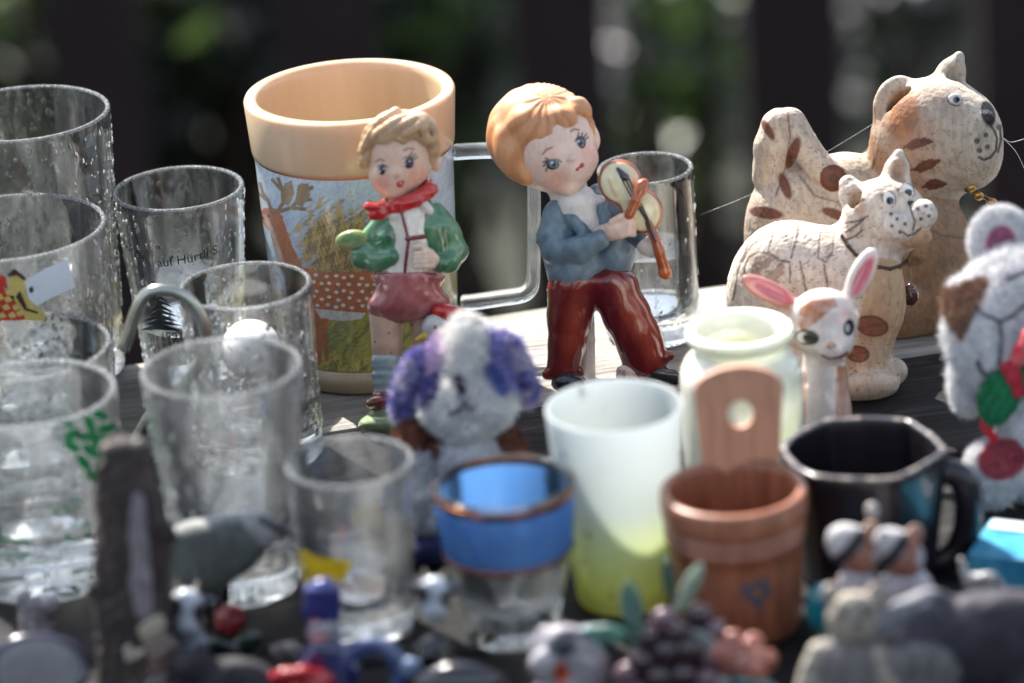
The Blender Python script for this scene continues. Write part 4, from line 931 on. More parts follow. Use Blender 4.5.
# ---------------------------------------------------------------- boy with violin
def boy_violin():
    fr = Frame(612, 389); fr.head = (200, 84); T_ = thing('boy_figurine', fr.p, 'red haired china boy in blue jacket and dark red trousers playing a violin', 'figurine')
    sk = (232, 202, 186)
    face = [E((550, 142, 0), (48, 50, 46), sk, 3), E((566, 160, 16), (30, 30, 28), sk, 8), E((556, 180, 20), (14, 12, 13), sk, 7), E((586, 158, 22), (12, 13, 12), sk, 6), E((568, 187, 22), (11, 9, 11), sk, 6), E((571, 158.5, 43), (3.6, 3.6, 4.5), sk, 3, rz=-30), E((594, 138, 6), (6, 11, 7), sk, 3, rz=-10)]
    body = face+[C((566, 182, -4), (574, 214, -4), 20, 19, (236, 226, 216), 5), CH([(600, 234, 24), (612, 231, 34), (622, 228, 40)], [9, 9, 9], sk, 3),
            E((619, 229, 42), (14, 10, 10), sk, 4, rz=-12)]+[CH([(622, 222+i*4.4, 48), (629, 220+i*4.4, 50), (634, 222+i*4.2, 46)], [3.6, 3.6, 2.8], sk, 1.5) for i in range(4)]+[CH([(612, 222, 46), (620, 217, 50), (628, 214, 50)], [3.6, 3.2, 2.6], sk, 1.6)]
    body += [CH([(640, 236, 20), (648, 246, 26), (652, 250, 32)], [10, 10, 8], (222, 208, 202), 3)]+[CH([(650, 240+i*4.6, 34), (657, 241+i*4.6, 38), (661, 244+i*4.4, 34)], [3.2, 3.2, 2.6], (222, 208, 202), 1.5) for i in range(4)]+[CH([(648, 240, 34), (652, 234, 38), (656, 231, 37)], [3.2, 3, 2.4], (222, 208, 202), 1.5)]
    def pf(V, N, col):
        f = (N[:, 2] > .1)
        col = dab(col, spot(V, 556, 181, 11, 12)*f*.5, (232, 150, 124)); col = dab(col, spot(V, 590, 152, 9, 10)*f*.4, (232, 150, 124))
        for b in ([(543, 154), (546.5, 149.5), (552, 147.5)], [(571, 131.5), (574, 129), (579, 130)]): col = dab(col, soft(dseg(V, b), 1.0, .8)*f*.85, (150, 84, 60))
        for l in ([(547, 163), (551, 160), (557, 159.5), (561, 162)], [(549, 164), (546, 171)], [(547, 162), (543.5, 166)], [(547.5, 160.5), (543, 162)], [(549, 159.5), (545.5, 158)],
                  [(575, 141), (578, 137), (583, 137), (585, 140)], [(581, 137.5), (582.5, 133)], [(583.5, 138), (586.5, 134)], [(578, 137), (578.5, 133)], [(585, 140), (588, 137)]): col = dab(col, soft(dseg(V, l), .8, .7)*f*.95, (44, 40, 46))
        return col
    solid(fr, 'body', body, BISQ, T_, 1.05, paintf=pf)
    for (x, y, rx, ry) in ((553.5, 164.2, 6.2, 4.8), (580, 143, 5.4, 5.4)):
        wz = surfw(face, x, y)
        solid(fr, 'eye', [E((x, y, wz-.7), (rx*1.15, ry*1.15, 3.2), (98, 116, 126), 1, rz=-20)], GLZ, T_, .5, table=False,
              paintf=lambda V, N, c, x=x, y=y: dab(dab(dab(c, spot(V, x+.5, y, 2.4, .8), (20, 22, 32)), 1-spot(V, x, y, 4.3, 1.0), (60, 66, 76)), spot(V, x-1.5, y-1.6, 1.0, .5), (240, 240, 240)))
    wz = surfw(face, 579, 167)
    solid(fr, 'mouth', [E((576.6, 168.6, wz-1.2), (3.6, 2.8, 2.4), (186, 40, 44), 1, rz=-40), E((581, 165.4, wz-1.6), (3.4, 2.8, 2.4), (186, 40, 44), 1, rz=-20)], GLZ, T_, .5, table=False)
    H = (206, 150, 104)
    hair = [E((540, 135, -6), (54, 52, 49), H, 2), E((577, 179, 50), (42, 48, 56), None, 7, rz=-38, op='s'), E((598, 166, 20), (14, 40, 30), None, 4, op='s')]
    hair += [E((531, 126, 32), (24, 17, 13), H, 6, rz=28), E((546, 133, 38), (12, 9, 8), H, 5, rz=20), E((560, 118, 33), (18, 12, 11), H, 6, rz=-8), E((566, 122, 36), (9, 7, 7), H, 4), E((509, 152, 24), (15, 26, 14), H, 6, rz=-18), E((521, 172, 24), (10, 15, 10), H, 5, rz=-30),
             E((579, 108, 18), (13, 11, 10), H, 6, rz=30), CH([(584, 112, 14), (590, 124, 16), (592, 137, 14)], [6, 5, 3], H, 4)]
    def gro(p):
        a = np.arctan2(p[..., 1]-96, p[..., 0]-548); return np.sin(a*17+4*vnoise(p, .03, 3))
    def hp_(V, N, col):
        g = gro(V); col = dab(col, np.clip(g*.5+.1, 0, .5), (176, 106, 60)); return dab(col, np.clip((-V[:, 1]+112)/26, 0, 1)*.55, (226, 196, 162))  # grooves darkened; light on the crown painted into the hair colour
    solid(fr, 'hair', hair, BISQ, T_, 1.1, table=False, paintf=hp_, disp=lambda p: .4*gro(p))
    solid(fr, 'shirt', [C((578, 206, 6), (592, 226, 8), 22, 16, (236, 230, 224), 4), E((580, 204, 8), (20, 15, 18), (236, 230, 224), 4), C((568, 196, 12), (600, 200, 18), 5, 5, (226, 220, 216), 3)], BISQ, T_, 1.1, table=False)
    J = (112, 134, 148)
    jk = [CH([(562, 214, 0), (558, 238, 4), (566, 262, 4)], [18, 20, 20], J, 6), E((574, 272, 2), (27, 24, 26), J, 8), CH([(556, 216, 6), (552, 238, 14), (556, 250, 18)], [14, 15, 14], J, 4), CH([(556, 250, 18), (578, 250, 30), (600, 240, 34)], [14, 13, 10.5], J, 5),
          CH([(598, 196, 0), (608, 216, 2), (618, 240, 2)], [12, 15, 16], J, 5), E((616, 256, 2), (19, 22, 22), J, 8), E((588, 236, -16), (38, 44, 14), J, 6), CH([(606, 206, 6), (626, 224, 8), (640, 234, 18)], [12, 11, 10], J, 4), E((602, 262, -6), (30, 24, 22), J, 6),
          CH([(562, 204, 10), (574, 222, 22), (590, 238, 24)], [6, 7, 6], J, 3), CH([(598, 196, 12), (604, 216, 22), (606, 234, 26)], [5, 6, 5], J, 3), E((612, 232, 32), (22, 12, 18), None, 2, op='s') if 0 else E((606, 300, 20), (11, 30, 40), None, 3, op='s')]
    def jp(V, N, col):
        n = vnoise(V*np.array([1, .5, 1]), .18, 6); col = dab(col, np.clip(n, 0, 1)*.4, (146, 164, 174)); return dab(col, np.clip(-n-.1, 0, 1)*.55, (74, 94, 110))
    solid(fr, 'jacket', jk, BISQ, T_, 1.15, table=False, paintf=jp, disp=lambda p: .6*np.sin(p[..., 0]*.3+p[..., 1]*.24+2*vnoise(p, .05, 7)))
    solid(fr, 'cuff', [C((634, 232, 18), (642, 238, 22), 11.5, 11.5, (70, 88, 104), 2)], BISQ, T_, 1.0, table=False)
    Tr = (112, 34, 40)
    tr = [CH([(572, 292, 2), (570, 318, 4), (567, 344, 4), (563, 370, 4)], [26, 22, 19, 17], Tr, 6), CH([(614, 290, 2), (626, 314, 6), (638, 338, 8), (645, 360, 8)], [25, 23, 23, 23], Tr, 6), E((594, 284, 0), (42, 14, 25), Tr, 6),
          CH([(622, 372, 14), (646, 369, 18), (670, 356, 12)], [6, 6, 5], (122, 42, 38), 3), C((548, 374, 8), (578, 373, 8), 6, 6, (122, 42, 38), 3), BX((562, 400, 0), (30, 20, 40), 2, None, 2, op='s'), BX((650, 400, 0), (40, 22, 50), 2, None, 2, op='s', rz=-12)]
    def tp(V, N, col):
        n = vnoise(V*np.array([1, .45, 1]), .08, 22)+.3*vnoise(V, .3, 4); q = np.clip(spot(V, 574, 330, 9, 12, 34, 8)+spot(V, 636, 318, 9, 12, 40, -24), 0, 1); col = dab(col, q*.6, (178, 84, 60)); col = dab(col, np.clip(n, 0, 1)*.35, (160, 66, 54)); return dab(col, np.clip(-n, 0, 1)*.7*(1-q*.6), (76, 28, 36))  # soft highlight patches painted down the trouser fronts
    solid(fr, 'trousers', tr, GLZ, T_, 1.15, paintf=tp, disp=lambda p: .5*np.sin(p[..., 0]*.2+.12*p[..., 1]+2*vnoise(p, .03, 17)))
    SH = (52, 54, 64)
    solid(fr, 'shoe', [E((569, 383, 12), (18, 11, 20), SH, 4), E((574, 388, 20), (14, 8, 14), SH, 5)], GLZ, T_, 1.0)
    solid(fr, 'shoe', [E((662, 376, 10), (21, 11, 18), SH, 4, rz=10), E((652, 374, 4), (14, 12, 14), SH, 5)], GLZ, T_, 1.0)
    solid(fr, 'post', [CH([(588, 296, -10), (588, 340, -10), (588, 392, -8)], [6, 7, 8], (226, 222, 216), 2)], BISQ, T_, 1.2, label='plain white support behind his legs')
    solid(fr, 'base', [E((620, 390, 0), (64, 12, 34), (226, 224, 220), 3), E((628, 374, 16), (12, 10, 10), (226, 204, 198), 5)], BISQ, T_, 1.3, paintf=lambda V, N, c: dab(c, np.clip(vnoise(V, .35, 3)-.1, 0, 1)*(V[:, 1] < 384), (150, 62, 56)))
    # violin
    CR_ = (228, 218, 180); BR = (160, 78, 42)
    vb = solid(fr, 'violin', [E((620, 182, 36), (22, 23, 10), BR, 3, rz=-25), E((642, 211, 38), (21, 23, 10), BR, 9, rz=-25), E((609, 209, 40), (6, 7, 14), None, 2, op='s'), E((656, 186, 40), (6, 7, 14), None, 2, op='s')], GLZ, T_, .8, table=False,
                    paintf=lambda V, N, c: dab(dab(c, soft(-N[:, 2], -.78, .1), CR_), soft(dseg(V, [(616, 196), (612, 190), (609, 180)]), 1.5, 2)*.4, BR))
    ax = np.array([(650, 228, 45), (658, 250, 46), (663, 266, 44)], float)
    solid(fr, 'violin_neck', [CH([(648, 222, 44), (654, 236, 46), (660, 254, 47), (664, 268, 46)], [4, 4.5, 5.5, 6], BR, 2), E((665, 273, 46), (7, 7, 7), (190, 104, 60), 2)], GLZ, vb, .8, table=False)
    bars = []
    for k in (-1, 0, 1): bars.append(CH([(624+k*3.2, 176-k*1.2, 46.2), (636+k*2.6, 200-k*1.2, 48.6), (647+k*1.5, 219, 48.8), (656+k, 242, 52)], [.75, .75, .75, .7], (44, 42, 50), .5))
    solid(fr, 'strings', bars+[C((618, 169, 44.5), (625, 177, 46), 2, 4.2, (50, 52, 64), 1)], GLZ, vb, .55, table=False, relax=0)
    solid(fr, 'bow', [CH([(641, 186, 54), (636, 200, 54), (629, 215, 54)], [6, 5.5, 5], (168, 86, 48), 3), C((644, 183, 53), (641, 190, 54), 5, 6, (168, 86, 48), 2)], GLZ, T_, .9, table=False)
boy_violin()
# ---------------------------------------------------------------- big cat
CL = (202, 186, 168); CD = (150, 106, 72)
def big_cat():
    fr = Frame(872, 326); T_ = thing('cat_figurine', fr.p, 'large pale clay cat with brown stripes and curled tail, rear right', 'figurine', 'clay cats')
    head = [E((936, 138, 4), (63, 62, 56), CL, 4), E((974, 140, 22), (28, 42, 32), (214, 200, 182), 14), E((970, 160, 18), (30, 28, 30), (216, 200, 180), 10), E((908, 150, 0), (38, 48, 44), (176, 144, 114), 10), E((987, 120, 44), (9, 9, 8), CL, 5)]
    ear1 = [E((897, 106, 8), (25, 31, 12), CL, 6, rz=14, ry=-20), E((903, 109, 24), (15, 22, 9), None, 5, rz=14, op='s')]
    ear2 = [CH([(944, 90, -6), (952, 72, -6), (959, 57, -6)], [20, 14, 6], CL, 6), E((955, 76, 8), (8, 13, 8), None, 3, rz=24, op='s')]
    cheek = head+ear1+ear2
    body = [E((800, 232, -6), (56, 74, 52), CL, 6), E((846, 232, -8), (72, 80, 50), CL, 14), E((925, 262, 0), (50, 76, 50), (176, 144, 114), 16), E((950, 304, 20), (34, 40, 32), (192, 150, 110), 10), E((900, 310, 26), (40, 34, 30), (188, 148, 110), 10),
            CH([(772, 176, 4), (774, 148, 8), (780, 128, 8)], [20, 20, 20], CL, 4), CH([(790, 124, 14), (804, 146, 24), (822, 170, 30), (834, 178, 30)], [17, 15, 15, 15], CL, 3)]
    def pf(V, N, col):
        f = N[:, 2] > 0
        # warm brown mottling, browner on the cheek and lower chest
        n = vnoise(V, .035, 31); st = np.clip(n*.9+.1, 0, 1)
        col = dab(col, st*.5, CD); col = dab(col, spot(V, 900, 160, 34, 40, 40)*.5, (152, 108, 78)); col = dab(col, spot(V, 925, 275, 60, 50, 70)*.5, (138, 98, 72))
        col = dab(col, spot(V, 903, 112, 15, 8, 24, 10)*f, (164, 112, 76)); col = dab(col, spot(V, 905, 128, 14, 14, 20)*f*.5, (160, 104, 66))
        for s_ in ([(904, 147), (916, 144), (932, 141)], [(912, 170), (925, 166), (940, 161)], [(922, 187), (934, 184), (947, 184)]):
            w_ = dseg(V, s_)+.9*vnoise(V, .6, 2); tp = np.clip((V[:, 0]-s_[0][0])/8, .3, 1)*np.clip((s_[-1][0]+3-V[:, 0])/12, .2, 1); col = dab(col, np.clip(5.0*tp-w_+.5, 0, 1)*f, (104, 58, 44))
        col = dab(col, spot(V, 988, 113.5, 7, 1.2, 13, -14)*f, (34, 28, 34))
        for l in ([(990, 125), (994, 130), (997, 138), (996, 150), (991, 157), (984, 160), (979, 157)], [(1000, 128), (1001, 140), (998, 152)]): col = dab(col, soft(dseg(V, l), 1.2, .9)*f, (66, 50, 50))
        for x, y, r in ((977, 141, 3), (986, 135, 2.6), (987.5, 147, 2.8), (979.5, 150.5, 2.8), (999, 127, 3), (1001, 139, 2)): col = dab(col, spot(V, x, y, r, 1.2)*f*.9, (84, 70, 64))
        for x, y, a, b, rz in ((793, 153, 17, 5.5, -70), (768, 130, 12, 4, 60), (785, 186, 14, 5, 70), (766, 213, 17, 6, 8), (835, 214, 14, 5, 20), (811, 246, 17, 6, 60)): col = dab(col, spot(V, x, y, a, 1.2, b, rz)*f, (112, 66, 48))
        d = np.hypot(V[:, 0]-833, V[:, 1]-178); col = dab(col, (d < 13.5)*f, (108, 60, 44)); col = dab(col, spot(V, 833, 178, 5, 1.2)*f, (74, 40, 32))
        for l in ([(788, 112), (790, 136), (786, 166), (776, 196)], [(800, 176), (815, 196), (838, 202)], [(878, 150), (872, 170)], [(905, 215), (940, 235), (975, 240)]): col = dab(col, soft(dseg(V, l)+vnoise(V, .5, 4)*.5, .9, 1)*f*.7, (96, 66, 48))
        col = dab(col, (vnoise(V, .55, 12) > .62)*.4, (120, 88, 66))
        return col
    solid(fr, 'body', head+ear1+ear2+body+[E((955, 99.5, surfw(head, 955, 99.5)+1), (8, 8, 3), None, 2, op='s')], CLAY, T_, 1.45, paintf=pf, disp=lambda p: .35*vnoise(p, .3, 3))
    wz = surfw(head, 955, 99.5)
    solid(fr, 'eye', [E((955, 99.5, wz-.5), (7.2, 6.4, 4), (206, 210, 214), 1)], GLZ, T_, .6, table=False, paintf=lambda V, N, c: dab(dab(c, spot(V, 956.5, 99.5, 3.4, 1), (66, 76, 92)), spot(V, 957.5, 99, 1.6, .7), (20, 20, 26)))
    rope = [CH([(966, 190, 30), (976, 193, 26), (990, 200, 12)], [2.2, 2.2, 2.2], (110, 80, 50), 1), E((992, 203, 20), (6, 5, 6), (196, 150, 80), 1), E((979, 196, 28), (5, 4.5, 5), (196, 150, 80), 1), E((972, 188, 32), (4.5, 4, 4.5), (206, 166, 96), 1)]
    solid(fr, 'collar_bells', rope, paint('brass_paint', .3, .2, metal=.7), T_, .8, table=False)
big_cat()
def small_cat():
    fr = Frame(812, 390); T_ = thing('cat_figurine', fr.p, 'small pale clay cat with a cord and bell round its neck, before the larger cat', 'figurine', 'clay cats')
    WC = (228, 214, 198)
    head = [E((885, 218, 10), (43, 41, 36), WC, 4), E((899, 226, 42), (16, 15, 13), (230, 222, 212), 4), E((923, 214, 38), (14.5, 15, 13), (230, 222, 212), 4), E((914, 236, 32), (18, 12, 12), (196, 162, 130), 6)]
    ear1 = [CH([(862, 208, 6), (853, 194, 5), (848, 184, 4)], [17, 14, 9], WC, 4), E((857, 201, 24), (9, 15, 10), None, 3, rz=-22, op='s')]
    ear2 = [CH([(895, 182, 0), (897, 168, 0), (899, 155, 0)], [17, 12, 6], WC, 4), E((899, 173, 15), (8, 12, 9), None, 3, rz=6, op='s')]
    body = [E((790, 296, -6), (64, 76, 54), WC, 6), E((838, 294, 4), (60, 68, 50), WC, 18), E((868, 300, 14), (38, 54, 36), (206, 172, 136), 12), E((862, 266, 10), (36, 30, 32), WC, 10), C((866, 340, 14), (866, 380, 14), 26, 26, (206, 180, 152), 10),
            E((866, 386, 28), (34, 17, 26), (214, 198, 178), 5, rz=-6), E((890, 372, 14), (18, 15, 18), (214, 198, 178), 4, rz=-12), E((790, 376, 6), (60, 22, 40), WC, 12)]
    def pf(V, N, col):
        f = N[:, 2] > -.1
        n = vnoise(V, .05, 41); col = dab(col, np.clip(n, 0, 1)*.35, (198, 160, 124))
        col = dab(col, spot(V, 858, 203, 8, 4, 13, -20)*f*.7, (176, 138, 108)); col = dab(col, spot(V, 899, 169, 8, 4, 12)*f*.7, (176, 138, 108))
        for x, y in ((897, 219), (892, 226), (900, 232), (905, 224), (891, 214), (918, 209), (926, 206), (929, 216), (921, 219)): col = dab(col, spot(V, x, y, 1.9, .9)*f, (84, 66, 58))
        for l in ([(910, 205), (912, 213), (915, 222), (913, 230)], [(903, 232), (908, 236), (915, 233), (921, 228)], [(846, 223), (858, 221), (868, 216)], [(846, 232), (856, 226), (864, 219)], [(846, 240), (856, 236), (862, 230)], [(857, 204), (864, 199)]): col = dab(col, soft(dseg(V, l), 1.0, .9)*f*.9, (60, 46, 46))
        for x, y, a, b, rz in ((872, 326, 15, 9, 10), (858, 354, 10, 7, 5), (898, 190, 0.1, .1, 0)):
            col = dab(col, spot(V, x, y, a+1.6, 1, b+1.6, rz)*f, (96, 64, 50)); col = dab(col, spot(V, x, y, a, 1, b, rz)*f, (152, 98, 74)); col = dab(col, soft(np.abs((V[:, 0]-x)*.2+(V[:, 1]-y)), 1, 1)*spot(V, x, y, a, 1, b, rz)*f*.6, (110, 66, 50))
        for l in ([(747, 282), (744, 268), (748, 258), (758, 252), (770, 253), (778, 260), (790, 262), (790, 282)], [(799, 222), (796, 240), (791, 258)], [(775, 226), (771, 240), (768, 252)], [(820, 232), (834, 232), (832, 252), (826, 262), (818, 258), (820, 232)], [(800, 262), (806, 290), (800, 320)], [(733, 300), (738, 270), (748, 245)], [(824, 265), (830, 300), (826, 330)], [(742, 262), (752, 245), (764, 236)]):
            col = dab(col, soft(dseg(V, l)+.6*vnoise(V, .5, 2), 1.0, 1)*f*.8, (74, 56, 48))
        m = (spot(V, 768, 270, 17, 2, 17)+spot(V, 827, 246, 7, 2, 13))*(vnoise(V, .25, 8) > -.1)*f; col = dab(col, np.clip(m, 0, 1)*.7, (150, 118, 94))
        pit = (vnoise(V, .75, 7) > .7)*(vnoise(V, .08, 9) > 0); col = dab(col, pit*.65, (92, 66, 54))
        return col
    solid(fr, 'body', head+ear1+ear2+body, CLAY, T_, 1.3, paintf=pf, disp=lambda p: .35*vnoise(p, .35, 3)+.8*np.clip(vnoise(p, .75, 7)-.5, 0, 1))
    for x, y, rz in ((889, 199.5, 0), (907.5, 191.5, 0)):
        wz = surfw(head, x, y)
        solid(fr, 'eye', [E((x, y, wz-.2), (7.2, 8.8, 4), (236, 236, 232), 1, rz=-15)], GLZ, T_, .55, table=False, paintf=lambda V, N, c, x=x, y=y: dab(dab(dab(c, 1-spot(V, x, y, 6.0, .6, 7.6, -15), (50, 44, 46)), spot(V, x+1, y+1.2, 4, .8), (54, 76, 110)), spot(V, x+1.4, y+1.6, 2.1, .7), (16, 16, 22)))
    solid(fr, 'nose', [E((910.5, 203.5, surfw(head, 910.5, 203.5)-.5), (4.4, 3.2, 3), (28, 24, 28), 1)], GLZ, T_, .55, table=False)
    al = head+body
    cp = [(x, y, surfw(al, x, y)+.6) for x, y in ((842, 236), (848, 246), (856, 255), (866, 262), (878, 267), (890, 269), (900, 266), (908, 261))]
    CD_ = (84, 62, 46)
    solid(fr, 'cord', [CH(cp, 2.0, CD_, 1), CH([cp[-1], (918, 257, cp[-1][2]+4), (921, 262, cp[-1][2]+3), (911, 265, cp[-1][2]+2)], 2.0, (128, 98, 66), 1), CH([cp[-2], (894, 280, cp[-2][2]+3), (890, 289, cp[-2][2]+1)], 1.7, CD_, 1), CH([cp[-1], (913, 254, cp[-1][2]+5), (924, 258, cp[-1][2]+3)], 3, (150, 118, 80), 1), CH([(909, 262, cp[-1][2]+1), (911, 276, cp[-1][2]+3), (911, 286, cp[-1][2]+3)], 1.3, (150, 130, 110), 1)], paint('cord', .8, 0, 900, .6, .0006), T_, .75, table=False)
    bz = cp[-1][2]+3
    solid(fr, 'bell', [E((910, 296, bz), (9, 10, 9), (84, 44, 38), 2), E((910, 287, bz), (4.5, 4, 4.5), (84, 44, 38), 2)], GLZ, T_, .8, table=False, disp=lambda p: .9*vnoise(p, .45, 5))
small_cat()
def fawn():
    fr = Frame(822, 452); T_ = thing('fawn_figurine', fr.p, 'small white and orange china fawn with pink ears, sitting behind the milk glass jar', 'figurine')
    W_ = (232, 222, 216); O_ = (190, 116, 68)
    head = [E((824, 319, 0), (35, 31, 30), W_, 4), E((830, 342, 12), (24, 20, 22), W_, 10), E((812, 336, 8), (18, 16, 16), W_, 8), E((832, 351, 26), (13, 9, 11), W_, 6), E((831, 346, 34), (5, 4.5, 4), (214, 178, 150), 3)]
    ears = [E((770, 292, -4), (32, 11, 8), (196, 130, 118), 4, rz=27), E((772, 291, 5), (24, 7, 5), None, 2, rz=27, op='s'), E((861, 275, -2), (12, 30, 8), W_, 4, rz=27), E((863, 276, 6), (6.5, 23, 5), None, 2, rz=26, op='s')]
    body = [CH([(824, 352, -6), (824, 382, -8), (822, 410, -8), (820, 440, -8)], [21, 23, 29, 35], W_, 6), E((828, 448, 8), (30, 12, 24), W_, 6), C((812, 392, 6), (810, 448, 16), 8, 7, W_, 4), C((834, 392, 6), (836, 448, 16), 8, 7, W_, 4)]
    def pf(V, N, col):
        f = N[:, 2] > -.2
        col = dab(col, spot(V, 772, 291, 25, 3, 7.5, 27)*f, (206, 112, 120)); col = dab(col, spot(V, 863, 276, 7, 3, 23, 27)*f, (214, 118, 134))
        m = inpoly(V, [(797, 326), (799, 308), (812, 300), (834, 298), (838, 306), (826, 314), (814, 324), (804, 332)]); col = dab(col, m*f*np.clip(.8+.3*vnoise(V, .2, 3), 0, 1), (184, 108, 50)); col = dab(col, (V[:, 2] < -6)*(V[:, 1] > 300)*.7, O_)
        col = dab(col, ((V[:, 0] > 836)*(V[:, 1] > 366)+(V[:, 0] < 806)*(V[:, 1] > 372))*np.clip(.8+.3*vnoise(V, .1, 2), 0, 1)*.85, (182, 112, 66))
        col = dab(col, spot(V, 846, 316, 6, 6, 12)*.4*f, (236, 170, 170))
        col = dab(col, spot(V, 807, 337.5, 12.5, .9, 8, 8)*f, (26, 24, 28)); col = dab(col, spot(V, 802.5, 337.5, 6.2, .9, 5.6, 0)*f, (232, 230, 214)); col = dab(col, spot(V, 806, 338, 3.2, .8, 4)*f, (30, 26, 24))
        col = dab(col, spot(V, 849, 327.5, 5.4, .9, 8.6, 8)*f, (30, 34, 44)); col = dab(col, spot(V, 847.6, 328, 2.2, .8, 4)*f, (176, 190, 196)); col = dab(col, soft(dseg(V, [(794, 332), (790, 329)]), 1, .8)*f, (30, 26, 26))
        for l in ([(822, 356), (830, 359.5), (840, 357), (847, 353)],): col = dab(col, soft(dseg(V, l), 1.3, .9)*f, (120, 40, 44))
        for x, y in ((828.5, 347), (835, 346)): col = dab(col, spot(V, x, y, 1.3, .8)*f, (150, 104, 84))
        return col
    solid(fr, 'body', head+ears+body, GLZ, T_, 1.0, paintf=pf)
fawn()
# ---------------------------------------------------------------- plush toys
def plush_centre():
    fr = Frame(474, 548); fr.k = .25; T_ = thing('plush_dog', fr.p, 'fluffy white plush dog with purple and blue ears, behind the blue banded glass', 'plush toy')
    Wt = (246, 244, 241)
    head = [E((470, 374, 0), (48, 48, 42), Wt, 6), E((446, 405, 34), (25, 26, 24), Wt, 8), E((488, 400, 34), (27, 30, 24), Wt, 8), E((466, 350, 24), (20, 36, 30), Wt, 8), E((466, 428, 30), (24, 18, 22), Wt, 6)]
    def pf(V, N, col):
        f = N[:, 2] > -.3
        col = dab(col, spot(V, 428, 366, 15, 5, 34, 14)*.85, (176, 152, 200)); col = dab(col, spot(V, 431, 390, 8, 3, 20, 20)*f*.95, (52, 50, 122)); col = dab(col, spot(V, 504, 362, 14, 5, 36, -24)*.9, (128, 124, 196)); col = dab(col, spot(V, 494, 380, 7, 3, 20, -30)*.9*f, (60, 84, 168))
        col = dab(col, (vnoise(V, .2, 5) > .35)*spot(V, 424, 360, 26, 10, 36, 12)*.6, (230, 196, 214))
        col = dab(col, spot(V, 460, 386, 6, 1.5, 12, -8)*f, (44, 32, 76)); col = dab(col, soft(dseg(V, [(462, 396), (464, 404), (458, 410), (450, 415)]), 2.2, 1)*f*.95, (60, 54, 90)); col = dab(col, soft(dseg(V, [(464, 404), (474, 410)]), 2.0, 1)*f*.8, (84, 80, 110))
        return col
    solid(fr, 'head', head, FURM, T_, 2.0, paintf=pf, disp=lambda p: 1.0*vnoise(p, .17, 3)+1.5*vnoise(p, .6, 5), table=False)
    h = fur(fr, 'fur', [o for o in T_.children if o.name.startswith('head')][0], FURM, 5.5, 26000, 1.2, 5, lean=.7)
    for cx, cy, rz, s_ in ((411, 388, 16, 1), (515, 368, -22, 1)):
        def ef(V, N, col, cx=cx):
            n = vnoise(V, .16, 6); col = dab(col, np.clip(n*2.2+.35, 0, 1), (222, 212, 230)); return dab(col, np.clip(-n*1.5-.5, 0, 1), (60, 66, 150))
        solid(fr, 'ear', [E((cx, cy, 4), (15, 39, 15), (150, 146, 206), 4, rz=rz)], FURM, T_, 2.0, paintf=ef, disp=lambda p: 2.5*vnoise(p, .2, 8), table=False)
        fur(fr, 'fur', [o for o in T_.children if o.name.startswith('ear')][-1], FURM, 4.5, 7000, 1.5, 6)
    Bn = (122, 74, 54)
    body = [E((468, 480, -6), (52, 76, 42), Bn, 8), E((470, 490, 24), (34, 64, 26), (230, 230, 232), 8), E((510, 470, 6), (18, 40, 22), Bn, 8), E((412, 452, 8), (20, 34, 20), Bn, 8)]
    solid(fr, 'torso', body, FURM, T_, 2.2, disp=lambda p: 2*vnoise(p, .2, 8)); fur(fr, 'fur', [o for o in T_.children if o.name.startswith('torso')][0], FURM, 6, 9000, 1.5, 8)
    solid(fr, 'arm', [CH([(420, 470, 20), (424, 500, 30), (428, 520, 34)], [17, 18, 16], (228, 228, 230), 6), ], FURM, T_, 2.0, disp=lambda p: 2*vnoise(p, .2, 8)); fur(fr, 'fur', [o for o in T_.children if o.name.startswith('arm')][0], FURM, 6, 3000, 1.5, 9)
    for x in (428, 512):
        solid(fr, 'foot', [E((x, 552, 30), (22, 20, 26), (42, 44, 92), 6)], FURM, T_, 2.0, disp=lambda p: 1.5*vnoise(p, .2, 8))
plush_centre()
